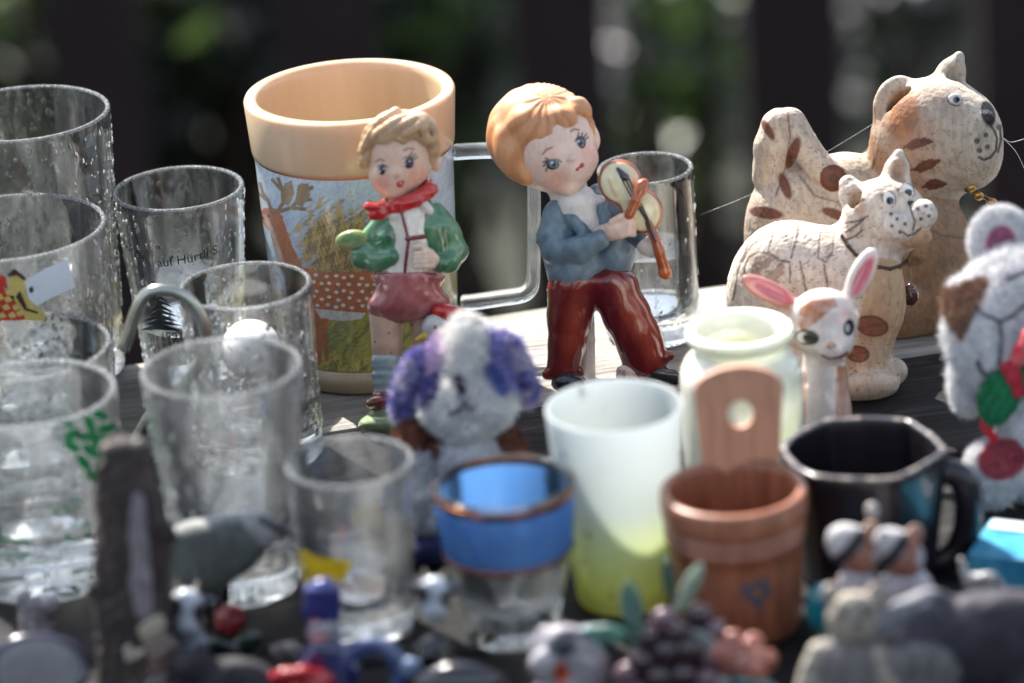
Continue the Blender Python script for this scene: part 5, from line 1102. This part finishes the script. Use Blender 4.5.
def plush_right():
    fr = Frame(1042, 500); fr.k = .12; T_ = thing('plush_bear', fr.p, 'white fleecy plush animal with pink ear, brown patch and green bow, right edge', 'plush toy')
    Wt = (243, 242, 243)
    head = [E((1022, 300, 0), (62, 56, 50), Wt, 8), E((984, 330, 30), (40, 52, 34), Wt, 14), E((1012, 366, 36), (40, 38, 30), Wt, 10), E((966, 300, 22), (22, 22, 22), Wt, 8), E((968, 380, 4), (18, 34, 20), Wt, 8), E((1050, 350, 20), (50, 50, 36), Wt, 12)]
    def pf(V, N, col):
        f = N[:, 2] > -.4
        col = dab(col, inpoly(V, [(938, 296), (946, 288), (986, 277), (990, 284), (976, 314), (962, 344), (950, 328)])*f*1., (146, 112, 92))
        for l in ([(976, 309), (986, 315), (1000, 322), (1014, 314), (1030, 302)], [(1000, 322), (1001, 345), (999, 368)], [(1008, 280), (1018, 275), (1030, 272)], [(978, 362), (982, 370), (990, 376), (999, 370)]): col = dab(col, soft(dseg(V, l), 1.7, 1)*f, (40, 40, 66))
        return col
    solid(fr, 'head', head, FURM, T_, 1.6, paintf=pf, table=False, disp=lambda p: -1.6*0+.6*vnoise(p, .25, 3))
    fur(fr, 'fur', [o for o in T_.children if o.name.startswith('head')][-1], FURM, 5.0, 60000, .8, 15, lean=.6)
    ear = [E((1000, 240, -4), (31, 34, 14), Wt, 4, rz=8), E((1002, 246, 10), (16, 22, 6), None, 3, rz=8, op='s')]
    solid(fr, 'ear', ear, FURM, T_, 1.5, table=False, paintf=lambda V, N, c: dab(c, spot(V, 1001, 246, 16, 2, 21, 8)*(N[:, 2] > 0), (214, 138, 168)))
    fur(fr, 'fur', [o for o in T_.children if o.name.startswith('ear')][-1], FURM, 3.2, 14000, .9, 16)
    solid(fr, 'torso', [E((1052, 440, -4), (56, 76, 40), Wt, 8), E((1060, 400, 10), (50, 40, 36), Wt, 8)], FURM, T_, 2.0, disp=lambda p: 1*vnoise(p, .2, 8)); fur(fr, 'fur', [o for o in T_.children if o.name.startswith('torso')][-1], FURM, 3.4, 20000, 1, 17)
    solid(fr, 'foot', [E((996, 468, 30), (32, 30, 26), Wt, 4, rz=-10), E((990, 492, 24), (24, 16, 20), Wt, 8)], FURM, T_, 1.5, paintf=lambda V, N, c: dab(c, spot(V, 1002, 460, 24, 1.5, 20, -15)*(N[:, 2] > 0), (196, 92, 104)), disp=lambda p: .6*vnoise(p, .3, 8))
    fur(fr, 'fur', [o for o in T_.children if o.name.startswith('foot')][-1], FURM, 3.2, 14000, .9, 18)
    G_ = (38, 134, 86); R_ = (176, 36, 52)
    solid(fr, 'bow', [E((1000, 396, 62), (20, 30, 12), G_, 3, rz=24), E((1036, 378, 62), (22, 18, 12), G_, 3, rz=-30), E((1004, 366, 68), (0.1, .1, .1), G_, 1)], FURM, T_, 1.2, table=False, disp=lambda p: .9*np.sin(p[..., 0]*.5+p[..., 1]*.3), label='green felt bow')
    fur(fr, 'fur', [o for o in T_.children if o.name.startswith('bow')][-1], FURM, 2.2, 8000, .8, 19)
    solid(fr, 'bow_knot', [E((1014, 378, 72), (9, 9, 8), R_, 3), E((1007, 368, 72), (7, 7, 6), R_, 3), E((1018, 390, 70), (7, 9, 6), R_, 3)], FURM, T_, 1.0, table=False)
    solid(fr, 'ribbon', [CH([(1020, 350, 72), (1012, 372, 68), (996, 394, 48), (984, 410, 40), (984, 426, 42), (994, 438, 46)], [7, 6, 5, 4, 4, 5], (206, 44, 54), 2), CH([(1030, 336, 70), (1018, 360, 72)], [9, 7], (214, 90, 96), 2)], FURM, T_, 1.0, table=False, label='red ribbon')
plush_right()
# ================================================================== FRONT ROW, NEAREST THE VIEWER
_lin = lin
def lin(c): return _lin(c)*.78      # front row colours darkened to stand in for the glasses' shade
MAT_G = paint('old_glaze', .14, .8, 200, .25, .0006, .2, 90)
MAT_M = paint('matt_resin', .7, 0, 260, .6, .001, .3, 70)
def stump():
    fr = Frame(136, 690); T_ = thing('tree_stump_ornament', fr.p, 'tall dark brown tree stump ornament with a pale grey strip up its front', 'ornament')
    Bk = (58, 46, 44)
    pr = [CH([(138, 690, 0), (134, 620, 0), (132, 560, 0), (128, 500, 0), (124, 460, 0)], [42, 38, 36, 32, 24], Bk, 8), C((124, 470, 4), (118, 448, 4), 20, 12, Bk, 6), C((132, 470, 0), (140, 450, 4), 18, 10, Bk, 6), C((106, 480, 10), (102, 470, 10), 10, 8, Bk, 6), C((150, 530, 10), (166, 536, 8), 24, 12, Bk, 10), C((112, 600, 10), (98, 590, 12), 20, 10, Bk, 8), E((124, 446, 8), (22, 6, 12), (170, 160, 150), 4, rz=-8)]
    def pf(V, N, col):
        n = vnoise(V, .12, 3); col = dab(col, np.clip(n, 0, 1)*.6, (104, 84, 78)); return dab(col, np.clip(vnoise(V, .3, 5)-.5, 0, 1), (150, 138, 124))
    solid(fr, 'trunk', pr, MAT_M, T_, 2.0, paintf=pf, disp=lambda p: 2.6*vnoise(p*np.array([1, .4, 1]), .18, 4)+1.2*vnoise(p, .4, 5))
    solid(fr, 'pale_strip', [CH([(136, 500, 27), (138, 540, 30), (140, 580, 31), (143, 612, 32)], [9, 11, 12, 11], (156, 148, 152), 4)], MAT_M, T_, 1.6, table=False)
stump()
def grey_bird():
    fr = Frame(214, 634); T_ = thing('bird_figurine', fr.p, 'grey green bird figurine with dark beak pointing right, standing beside the tree stump', 'figurine')
    Gc = (98, 106, 102)
    pr = [E((196, 560, 0), (38, 40, 30), Gc, 6, rz=-10), E((228, 546, 2), (36, 32, 26), Gc, 14, rz=-16), E((258, 528, 4), (24, 18, 18), (206, 208, 208), 10, rz=10), E((176, 590, 0), (24, 30, 22), Gc, 10)]
    solid(fr, 'body', pr, MAT_M, T_, 1.8, table=False, paintf=lambda V, N, c: dab(dab(c, np.clip(vnoise(V, .1, 3), 0, 1)*.5, (130, 140, 136)), np.clip((520-V[:, 1]+.25*(250-V[:, 0]))/10, 0, 1)*.6, (214, 214, 212)))
    solid(fr, 'beak', [CH([(262, 520, 18), (276, 527, 24), (290, 534, 26)], [5, 4.5, 3], (40, 38, 44), 2)], MAT_G, T_, 1.2, table=False)
    for x in (204, 222): solid(fr, 'leg', [CH([(x, 588, 0), (x, 612, 0), (x+2, 632, 4)], [9, 7, 8], (44, 42, 48), 3)], MAT_G, T_, 1.6)
    solid(fr, 'base', [E((212, 634, 2), (34, 7, 22), (60, 54, 54), 2)], MAT_M, T_, 2)
grey_bird()
def round_dish():
    fr = Frame(38, 694); T_ = thing('round_plate', fr.p, 'small grey plate with dark blue rim propped at the lower left corner', 'plate')
    # a dished disc leaning back
    solid(fr, 'plate', [E((38, 668, 10), (54, 40, 9), (40, 40, 62), 2, rx=28), E((38, 668, 19), (48, 35, 5), None, 2, op='s', rx=28)], MAT_G, T_, 1.6, paintf=lambda V, N, c: dab(c, spot(V, 38, 668, 42, 3, 30), (124, 118, 120)))
    solid(fr, 'stand', [C((20, 650, -8), (22, 694, -16), 5, 6, (60, 50, 48), 2), C((58, 650, -8), (58, 694, -16), 5, 6, (60, 50, 48), 2)], MAT_M, T_, 1.8)
    fr = Frame(36, 640); T2 = thing('castle_figurine', fr.p, 'small dull white figure with two knobs behind the blue rimmed plate', 'figurine')
    solid(fr, 'body', [C((34, 612, 0), (38, 642, 0), 15, 20, (150, 144, 146), 6), E((22, 598, 2), (9, 10, 9), (196, 192, 194), 4), E((50, 604, 2), (9, 10, 9), (186, 182, 184), 4)], MAT_G, T2, 1.8, disp=lambda p: 1.2*vnoise(p, .2, 3))
round_dish()
def cow(bx, by, cx, cy, s, label, seed):
    fr = Frame(bx, by); T_ = thing('cow_figurine', fr.p, label, 'figurine')
    Wt = (212, 220, 232); D = (34, 32, 44)
    pr = [E((cx, cy, 8), (16*s, 19*s, 15*s), Wt, 4), E((cx+1, cy+16*s, 14), (11*s, 10*s, 11*s), Wt, 6), E((cx, by-24*s, -8), (20*s, 24*s, 20*s), Wt if seed == 1 else D, 10), C((cx-13*s, cy-8*s, 4), (cx-25*s, cy-5*s, 4), 6*s, 4*s, D, 3), C((cx+13*s, cy-8*s, 4), (cx+25*s, cy-7*s, 4), 6*s, 4*s, D, 3), C((cx-7*s, cy-14*s, 2), (cx-9*s, cy-24*s, 2), 3.5*s, 2*s, (190, 180, 160), 2), C((cx+7*s, cy-14*s, 2), (cx+10*s, cy-23*s, 2), 3.5*s, 2*s, (190, 180, 160), 2),
          C((cx-10*s, by-22*s, 6), (cx-11*s, by, 10), 7*s, 7*s, D, 3), C((cx+10*s, by-22*s, 6), (cx+11*s, by, 10), 7*s, 7*s, D, 3)]
    def pf(V, N, c):
        c = dab(c, spot(V, cx-11*s, cy-2*s, 7*s, 3, 10*s), D); c = dab(c, spot(V, cx+12*s, cy+3*s, 6*s, 3, 9*s), D); c = dab(c, spot(V, cx+2*s, cy+20*s, 6*s, 2, 3.5*s)*.6, (120, 96, 104)); return dab(c, (vnoise(V, .08, seed) > .2)*(V[:, 1] > cy+24*s), D)
    solid(fr, 'body', pr, MAT_G, T_, 1.7, paintf=pf)
cow(190, 676, 186, 610, 1.15, 'white and black cow figurine just right of the tree stump', 1)
cow(436, 684, 434, 596, 1.05, 'white faced dark cow figurine standing left of the blue banded glass', 2)
def berry():
    fr = Frame(232, 652); T_ = thing('berry_ornament', fr.p, 'red knobbly berry on a dark green leafy base behind the cow figurine', 'ornament')
    r = np.random.default_rng(3); q = []
    for i in range(34):
        a = r.normal(size=3); a /= np.linalg.norm(a); c = np.array([230, 620, 0])+a*np.array([12, 13, 12]); q.append(E(c, 4.6, (158, 26, 36), 1.2))
    solid(fr, 'berry', [E((230, 620, 0), (12, 13, 12), (140, 20, 32), 2)]+q, MAT_G, T_, 1.1, table=False)
    solid(fr, 'leaves', [E((222, 646, 4), (18, 9, 12), (42, 58, 50), 3, rz=20), E((246, 642, 2), (18, 10, 12), (54, 76, 66), 3, rz=-24), E((234, 652, 0), (18, 8, 16), (30, 34, 34), 4)], MAT_G, T_, 1.5)
berry()
def shells():
    fr = Frame(150, 682); T_ = thing('shell_figurine', fr.p, 'cream and brown shell shaped ornament at the foot of the tree stump', 'figurine')
    solid(fr, 'body', [E((150, 628, 50), (18, 12, 12), (206, 196, 172), 4, rz=-35), E((134, 652, 46), (13, 17, 12), (214, 204, 182), 4, rz=12), E((160, 656, 44), (22, 24, 18), (120, 98, 88), 8), C((160, 668, 40), (160, 690, 44), 18, 24, (84, 66, 64), 8)], MAT_G, T_, 1.7, disp=lambda p: .8*np.sin(p[..., 1]*.5+p[..., 0]*.3))
shells()
def dark_mound():
    fr = Frame(250, 706); T_ = thing('lying_animal_figurine', fr.p, 'dark grey lying animal figurine at the bottom edge in front of the cow', 'figurine')
    D = (44, 40, 50)
    solid(fr, 'body', [E((226, 690, 0), (58, 34, 30), D, 8), E((276, 704, 6), (40, 24, 26), D, 14), E((192, 668, 14), (20, 18, 18), D, 8), C((184, 656, 14), (180, 648, 12), 6, 4, D, 3), C((200, 654, 14), (203, 645, 12), 6, 4, D, 3)], MAT_M, T_, 2, disp=lambda p: 1.5*vnoise(p, .12, 3))
dark_mound()
def blue_figure():
    fr = Frame(332, 700); T_ = thing('gnome_figurine', fr.p, 'small figure with a shiny dark blue cap and pale face before the lemon glass', 'figurine')
    solid(fr, 'cap', [C((322, 612, 0), (323, 596, 0), 20, 19, (40, 48, 122), 4), E((322, 590, 0), (19, 5, 19), (90, 100, 170), 3)], MAT_G, T_, 1.5, table=False)
    solid(fr, 'head', [E((324, 632, 4), (17, 17, 16), (176, 168, 182), 4), E((325, 634, 20), (3, 3.5, 4), (176, 150, 150), 2)], MAT_G, T_, 1.5, table=False, paintf=lambda V, N, c: dab(c, np.maximum(spot(V, 318, 630, 2.2, 1), spot(V, 331, 630, 2.2, 1))*(N[:, 2] > 0), (30, 30, 40)))
    solid(fr, 'body', [C((328, 656, 0), (334, 696, 0), 20, 28, (40, 44, 104), 6), C((316, 652, 10), (300, 676, 14), 9, 7, (40, 44, 104), 4), C((342, 654, 10), (356, 672, 16), 9, 7, (40, 44, 104), 4)], MAT_G, T_, 1.7)
    fr = Frame(374, 704); T_ = thing('ring_ornament', fr.p, 'blue glazed ring shaped ornament with a pale knob at the bottom edge', 'ornament')
    ring = [(372+30*math.cos(a), 676-30*math.sin(a), 4*math.cos(a)) for a in np.linspace(-.6, math.pi+.6, 16)]
    solid(fr, 'ring', [CH(ring, 9, (66, 84, 138), 4)], MAT_G, T_, 1.6, paintf=lambda V, N, c: dab(c, np.clip(vnoise(V, .08, 2), 0, 1)*.6, (130, 150, 180)))
    solid(fr, 'knob', [E((410, 668, 8), (12, 11, 11), (150, 172, 206), 3)], MAT_G, T_, 1.6, table=False); 
    solid(fr, 'foot', [E((372, 704, 0), (38, 10, 20), (36, 36, 56), 3)], MAT_G, T_, 1.8)
    fr = Frame(300, 712); T_ = thing('red_flower_ornament', fr.p, 'bright red flower ornament cut off by the bottom edge below the gnome', 'ornament')
    r = np.random.default_rng(8); q = [E((300+22*math.cos(a), 682+8*math.sin(a), 12*math.sin(a*1.7)), (14, 9, 12), (200, 32, 40), 3, rz=r.uniform(-30, 30)) for a in np.linspace(0, 5.6, 8)]
    solid(fr, 'petals', q, MAT_G, T_, 1.6, table=False); solid(fr, 'stem', [C((300, 690, 0), (300, 712, 0), 8, 14, (40, 60, 50), 3)], MAT_G, T_, 1.8)
blue_figure()
def dark_round():
    fr = Frame(462, 712); T_ = thing('dark_bowl', fr.p, 'dark glazed rounded bowl at the bottom edge below the blue banded glass', 'bowl')
    solid(fr, 'bowl', [E((460, 692, 0), (52, 34, 34), (36, 34, 44), 4), E((460, 672, 0), (40, 14, 26), None, 3, op='s', rx=-22)], MAT_G, T_, 2)
    for i, (x, y, n_, lab) in enumerate(((482, 636, 5, 'heap of tiny cream beads left of the foot of the blue banded glass'), (284, 652, 7, 'scatter of pale pebbles on the planks right of the red berry'))):
        f2 = Frame(x, y+12); r = np.random.default_rng(20+i); q = [E((x+r.uniform(-16, 16), y+r.uniform(-6, 9), r.uniform(-6, 10)), (r.uniform(4, 7), r.uniform(3, 6), 5), (186, 178, 164), 1.5, rz=r.uniform(0, 90)) for _ in range(n_*2)]
        o = solid(f2, 'bead_heap' if i == 0 else 'pebbles', q, MAT_G, None, 1.4, dcol=(180, 170, 160)); o.location = tuple(f2.p); tag(o, lab, 'beads' if i == 0 else 'pebbles', kind='stuff')
dark_round()
def penguin():
    fr = Frame(566, 704); T_ = thing('dog_figurine', fr.p, 'grey and white puppy figurine with dark ear patch and orange collar tag', 'figurine')
    Wt = (176, 170, 178)
    def pf(V, N, c):
        c = dab(c, spot(V, 562, 646, 15, 4, 11, -25), (44, 44, 66)); c = dab(c, spot(V, 561, 676, 8, 2, 14)*(N[:, 2] > 0), (206, 82, 38)); return dab(c, np.clip(vnoise(V, .1, 7)-.2, 0, 1), (90, 84, 96))
    solid(fr, 'body', [E((565, 650, 0), (28, 27, 24), Wt, 6), E((545, 664, 14), (17, 15, 16), (206, 202, 206), 8), E((582, 674, 0), (28, 30, 24), Wt, 10), E((566, 698, 0), (38, 24, 28), Wt, 10), C((586, 634, 0), (600, 660, 0), 9, 7, (196, 206, 222), 5), C((544, 634, -4), (534, 650, -2), 8, 7, Wt, 5)], MAT_G, T_, 1.7, paintf=pf, disp=lambda p: 1.0*vnoise(p, .15, 3))
penguin()
def grapes():
    fr = Frame(652, 706); T_ = thing('grape_ornament', fr.p, 'cluster of glazed dark purple grapes with pale green leaves before the wooden pot', 'ornament')
    r = np.random.default_rng(5); PU = (70, 50, 58)
    pos = [(664, 622, 8), (680, 634, 14), (700, 618, 4), (714, 634, 4), (690, 652, 20), (668, 654, 18), (712, 658, 12), (648, 640, 10), (642, 664, 16), (628, 676, 12), (660, 680, 24), (684, 678, 24), (706, 682, 18), (640, 694, 20), (668, 700, 26), (694, 702, 24), (620, 698, 14), (716, 700, 14)]
    for i, (x, y, w_) in enumerate(pos):
        o = solid(fr, 'grape', [E((x, y, w_), (15, 15, 15), PU if i % 3 else (126, 96, 108), 1)], MAT_G, T_, 2.0, table=False)
    solid(fr, 'core', [E((672, 668, -4), (46, 44, 22), (50, 38, 44), 6), E((662, 704, 0), (50, 10, 30), (40, 34, 38), 4)], MAT_M, T_, 2.2)
    for (x, y, a, b, rz, w_, c) in ((688, 590, 9, 32, 28, 6, (166, 184, 160)), (632, 606, 12, 26, -12, 8, (110, 150, 134)), (606, 634, 24, 10, 6, 8, (104, 158, 140)), (640, 640, 10, 30, -20, 16, (96, 130, 118)), (668, 578, 7, 20, -6, 0, (70, 106, 98)), (704, 646, 12, 20, -40, 20, (150, 160, 156))):
        solid(fr, 'leaf', [E((x, y, w_), (a, b, 4), c, 2, rz=rz, ry=18), E((x, y, w_+2.5), (a*.12, b*.9, 3), tuple(v*.75 for v in c), 1, rz=rz)], MAT_G, T_, 1.4, table=False, disp=lambda p: .8*vnoise(p, .2, 3))
grapes()
def rose():
    fr = Frame(738, 704); T_ = thing('rose_ornament', fr.p, 'salmon pink porcelain rose with teal leaves at the bottom edge', 'ornament')
    q = [E((738+18*math.cos(a)*k, 660+12*math.sin(a)*k, 10*math.sin(a*2)), (15, 12, 13), (198, 122, 104), 3, rz=math.degrees(a)*.3) for k in (.5, 1, 1.4) for a in np.arange(0, 6.2, .9)]
    solid(fr, 'petals', q, MAT_G, T_, 1.6, table=False, disp=lambda p: .9*np.sin(np.hypot(p[..., 0]-738, (p[..., 1]-660)*1.4)*.45), paintf=lambda V, N, c: dab(c, np.clip(vnoise(V, .12, 3), 0, 1)*.6, (222, 164, 144)))
    for x, y, rz in ((760, 690, 20), (706, 690, -20)): solid(fr, 'leaf', [E((x, y, 16), (28, 12, 6), (50, 138, 142) if x > 740 else (150, 156, 160), 2, rz=rz)], MAT_G, T_, 1.7)
    solid(fr, 'stem', [C((738, 676, 0), (738, 704, 0), 12, 20, (60, 70, 66), 4)], MAT_G, T_, 2)
rose()
def badgers():
    fr = Frame(884, 648); T_ = thing('badger_pair_figurine', fr.p, 'pair of striped badger heads in cream, black and tan behind the bear', 'figurine')
    for (cx, cy, rz) in ((853, 548, 22), (897, 552, 22)):
        hd = [E((cx, cy, 4), (30, 22, 20), (216, 212, 214), 6, rz=rz+14), E((cx+6, cy+13, 14), (15, 11, 14), (190, 130, 110), 8, rz=rz), E((cx+18, cy-18, -2), (9, 10, 7), (196, 160, 140), 3), E((cx-18, cy-12, -2), (8, 9, 7), (206, 200, 196), 3)]
        def pf(V, N, c, cx=cx, cy=cy):
            c = dab(c, soft(dseg(V, [(cx-17, cy+15), (cx-4, cy+5), (cx+9, cy-13)]), 6.5, 1.5)*(N[:, 2] > -.2), (42, 38, 48)); c = dab(c, soft(dseg(V, [(cx+2, cy+18), (cx+15, cy+2), (cx+18, cy-14)]), 5.5, 2), (176, 118, 96)); return c
        solid(fr, 'head', hd, MAT_M, T_, 1.6, paintf=pf, table=False)
    solid(fr, 'body', [E((858, 606, 0), (30, 42, 24), (190, 182, 186), 8), E((906, 604, -2), (32, 40, 24), (196, 190, 196), 8), E((882, 640, 0), (44, 16, 26), (150, 140, 144), 8)], MAT_G, T_, 1.9)
    o = solid(fr, 'nose', [E((872, 510, 6), (7, 8, 7), (214, 206, 198), 2)], MAT_G, T_, 1.3, table=False, label='small cream knob between the heads')
badgers()
def bear():
    fr = Frame(852, 712); T_ = thing('bear_figurine', fr.p, 'seated pale beige bear figurine at the bottom, between the wooden pot and the dark box', 'figurine')
    Bc = (206, 194, 176)
    pr = [E((853, 618, 10), (27, 27, 24), Bc, 5), E((856, 630, 30), (13, 11, 12), (196, 186, 166), 5), E((832, 594, 6), (10, 11, 7), (206, 192, 180), 3), E((876, 594, 6), (10, 11, 7), (196, 180, 166), 3), E((848, 676, 4), (42, 44, 32), (150, 144, 142), 10), C((820, 656, 12), (806, 690, 20), 15, 12, (196, 188, 172), 6), C((878, 656, 12), (892, 684, 22), 14, 12, Bc, 6), E((826, 706, 30), (20, 17, 20), Bc, 5), E((878, 706, 30), (20, 17, 20), Bc, 5)]
    def pf(V, N, c):
        f = N[:, 2] > 0; c = dab(c, np.clip(vnoise(V, .12, 3)-.1, 0, 1)*.7, (112, 100, 96)); c = dab(c, (spot(V, 843, 614, 4, 1.5)+spot(V, 865, 614, 4, 1.5)).clip(0, 1)*f, (50, 42, 44)); return dab(c, spot(V, 857, 625, 6, 1.5, 4)*f, (60, 48, 48))
    solid(fr, 'body', pr, MAT_M, T_, 1.7, paintf=pf, disp=lambda p: 1.2*vnoise(p, .25, 3))
    fr = Frame(930, 712); T_ = thing('shell_dish', fr.p, 'grey ribbed oval dish lying right of the bear at the bottom edge', 'dish')
    solid(fr, 'dish', [E((920, 668, 0), (42, 30, 30), (140, 136, 136), 4), E((926, 700, 6), (40, 18, 28), (120, 116, 120), 8)], MAT_M, T_, 1.9, disp=lambda p: 1.3*np.sin(p[..., 0]*.32+p[..., 1]*.1))
bear()
def trunk_box():
    fr = Frame(985, 700); T_ = thing('elephant_figurine', fr.p, 'dark grey elephant figurine with pale lit back at the lower right corner', 'figurine')
    D = (66, 62, 74)
    pr = [E((990, 642, 0), (72, 48, 40), D, 10), E((1010, 620, 0), (60, 30, 36), D, 16), CH([(926, 606, 10), (902, 612, 16), (880, 628, 20), (872, 640, 22)], [17, 13, 10, 7], (150, 150, 158), 8), E((934, 616, 4), (26, 26, 26), D, 10), E((928, 630, 30), (20, 26, 6), (84, 80, 94), 5, rz=20), C((950, 664, 10), (946, 700, 12), 17, 16, D, 6), C((1020, 664, 10), (1024, 700, 12), 18, 17, D, 6)]
    solid(fr, 'body', pr, MAT_M, T_, 2.0, paintf=lambda V, N, c: dab(c, np.clip(vnoise(V, .08, 3), 0, 1)*.3, (110, 106, 114)), disp=lambda p: .9*vnoise(p, .1, 3))
    fr = Frame(978, 622); T_ = thing('cow_figurine', fr.p, 'tiny white and dark figure right of the dark mug handle', 'figurine')
    solid(fr, 'body', [E((976, 584, 0), (14, 12, 11), (206, 204, 204), 4), C((966, 578, 2), (961, 560, 2), 5, 3.5, (216, 214, 212), 3), E((986, 580, 6), (9, 9, 9), (216, 212, 208), 4), C((968, 592, 4), (968, 622, 4), 5, 6, (60, 52, 54), 3), C((986, 592, 4), (988, 622, 4), 5, 6, (206, 202, 200), 3), C((992, 576, 2), (1006, 590, 4), 5, 3, (150, 144, 146), 3)], MAT_G, T_, 1.5)
trunk_box()
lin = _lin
# blue box at the right edge
def blue_box():
    p = P(1034, 572); s = mpp(p); T_ = thing('blue_box', p, 'flat light blue printed cardboard box at the right edge below the plush animal', 'box')
    W = (56*s, 34*s, 17*s)
    V, F = box(0, 0, W[2], W[0], W[1]*1.25, W[2]); a = math.radians(-24)
    k = NT('blue_card'); b = k.n('ShaderNodeBsdfPrincipled'); v = k.coord(); k.l(k.ramp(k.noise(v, 26, 4, .6, 1.2), [(.35, (.02, .18, .34)), (.55, (.07, .34, .50)), (.72, (.36, .54, .64))]), b.inputs['Base Color']); b.inputs['Roughness'].default_value = .35; k.l(b.outputs[0], k.out.inputs[0])
    o = mesh('carton', V, F, k.m, None, False, T_); o.rotation_euler = (0, 0, a)
    m = o.modifiers.new('bevel', 'BEVEL'); m.width = .0008; m.segments = 2
    V, F = box(0, W[1]*.75, W[2]*2+.0004, W[0]*.92, W[1]*.3, .0003); o = mesh('printed_band', V, F, plain('pale_print', (206, 214, 226), .5), None, False, T_); o.rotation_euler = (0, 0, a)
blue_box()
# green tag and teal bauble beside the dark mug
fr = Frame(820, 560); T_ = thing('green_clip', fr.p, 'bright lime green plastic clip between the wooden pot and the dark mug', 'clip')
solid(fr, 'jaw', [BX((817, 520, 6), (8, 13, 3), 2, (150, 206, 60), 2, rz=14), BX((824, 518, 2), (6, 12, 3), 2, (150, 206, 60), 2, rz=-10)], MAT_G, T_, 1.1, table=False)
solid(fr, 'handle', [C((819, 530, 2), (820, 560, 0), 4, 6, (110, 160, 50), 3)], MAT_G, T_, 1.1)
fr = Frame(824, 640); T_ = thing('teal_bauble', fr.p, 'small teal egg shaped bauble half hidden behind the bear', 'bauble')
solid(fr, 'bauble', [E((822, 608, 0), (17, 26, 16), (44, 150, 166), 2)], MAT_G, T_, 1.6, table=False); solid(fr, 'foot', [C((824, 630, 0), (824, 640, 0), 7, 12, (40, 60, 66), 3)], MAT_G, T_, 1.6)
# cobwebs: single thin threads
WEB = NT('spider_silk'); b = WEB.n('ShaderNodeBsdfPrincipled'); b.inputs['Base Color'].default_value = (.8, .8, .8, 1); b.inputs['Roughness'].default_value = .25; WEB.l(b.outputs[0], WEB.out.inputs[0])
frw = Frame(872, 326)
for i, (pts, lab) in enumerate(((((738, 268, 20), (790, 218, 16), (850, 165, 12), (884, 132, 10)), 'fine cobweb thread stretched from the table to the head of the large cat'), (((700, 215, 0), (760, 190, 0), (830, 150, 5), (876, 122, 8)), 'fine cobweb thread across the curled tail of the large cat'), (((1003, 138, 44), (1012, 142, 40), (1030, 137, 30)), 'cobweb thread at the muzzle of the large cat'), (((1003, 138, 44), (1016, 152, 40), (1026, 172, 34)), 'second cobweb thread hanging lower from the muzzle of the large cat'))):
    c = frw.world(np.array(spline(pts, 8))); V, F = tube(list(c), .28*frw.s if i > 1 else .11*frw.s, 5); o = mesh('cobweb_thread', V, F, WEB.m); o.location = tuple(frw.p); tag(o, lab, 'cobweb')
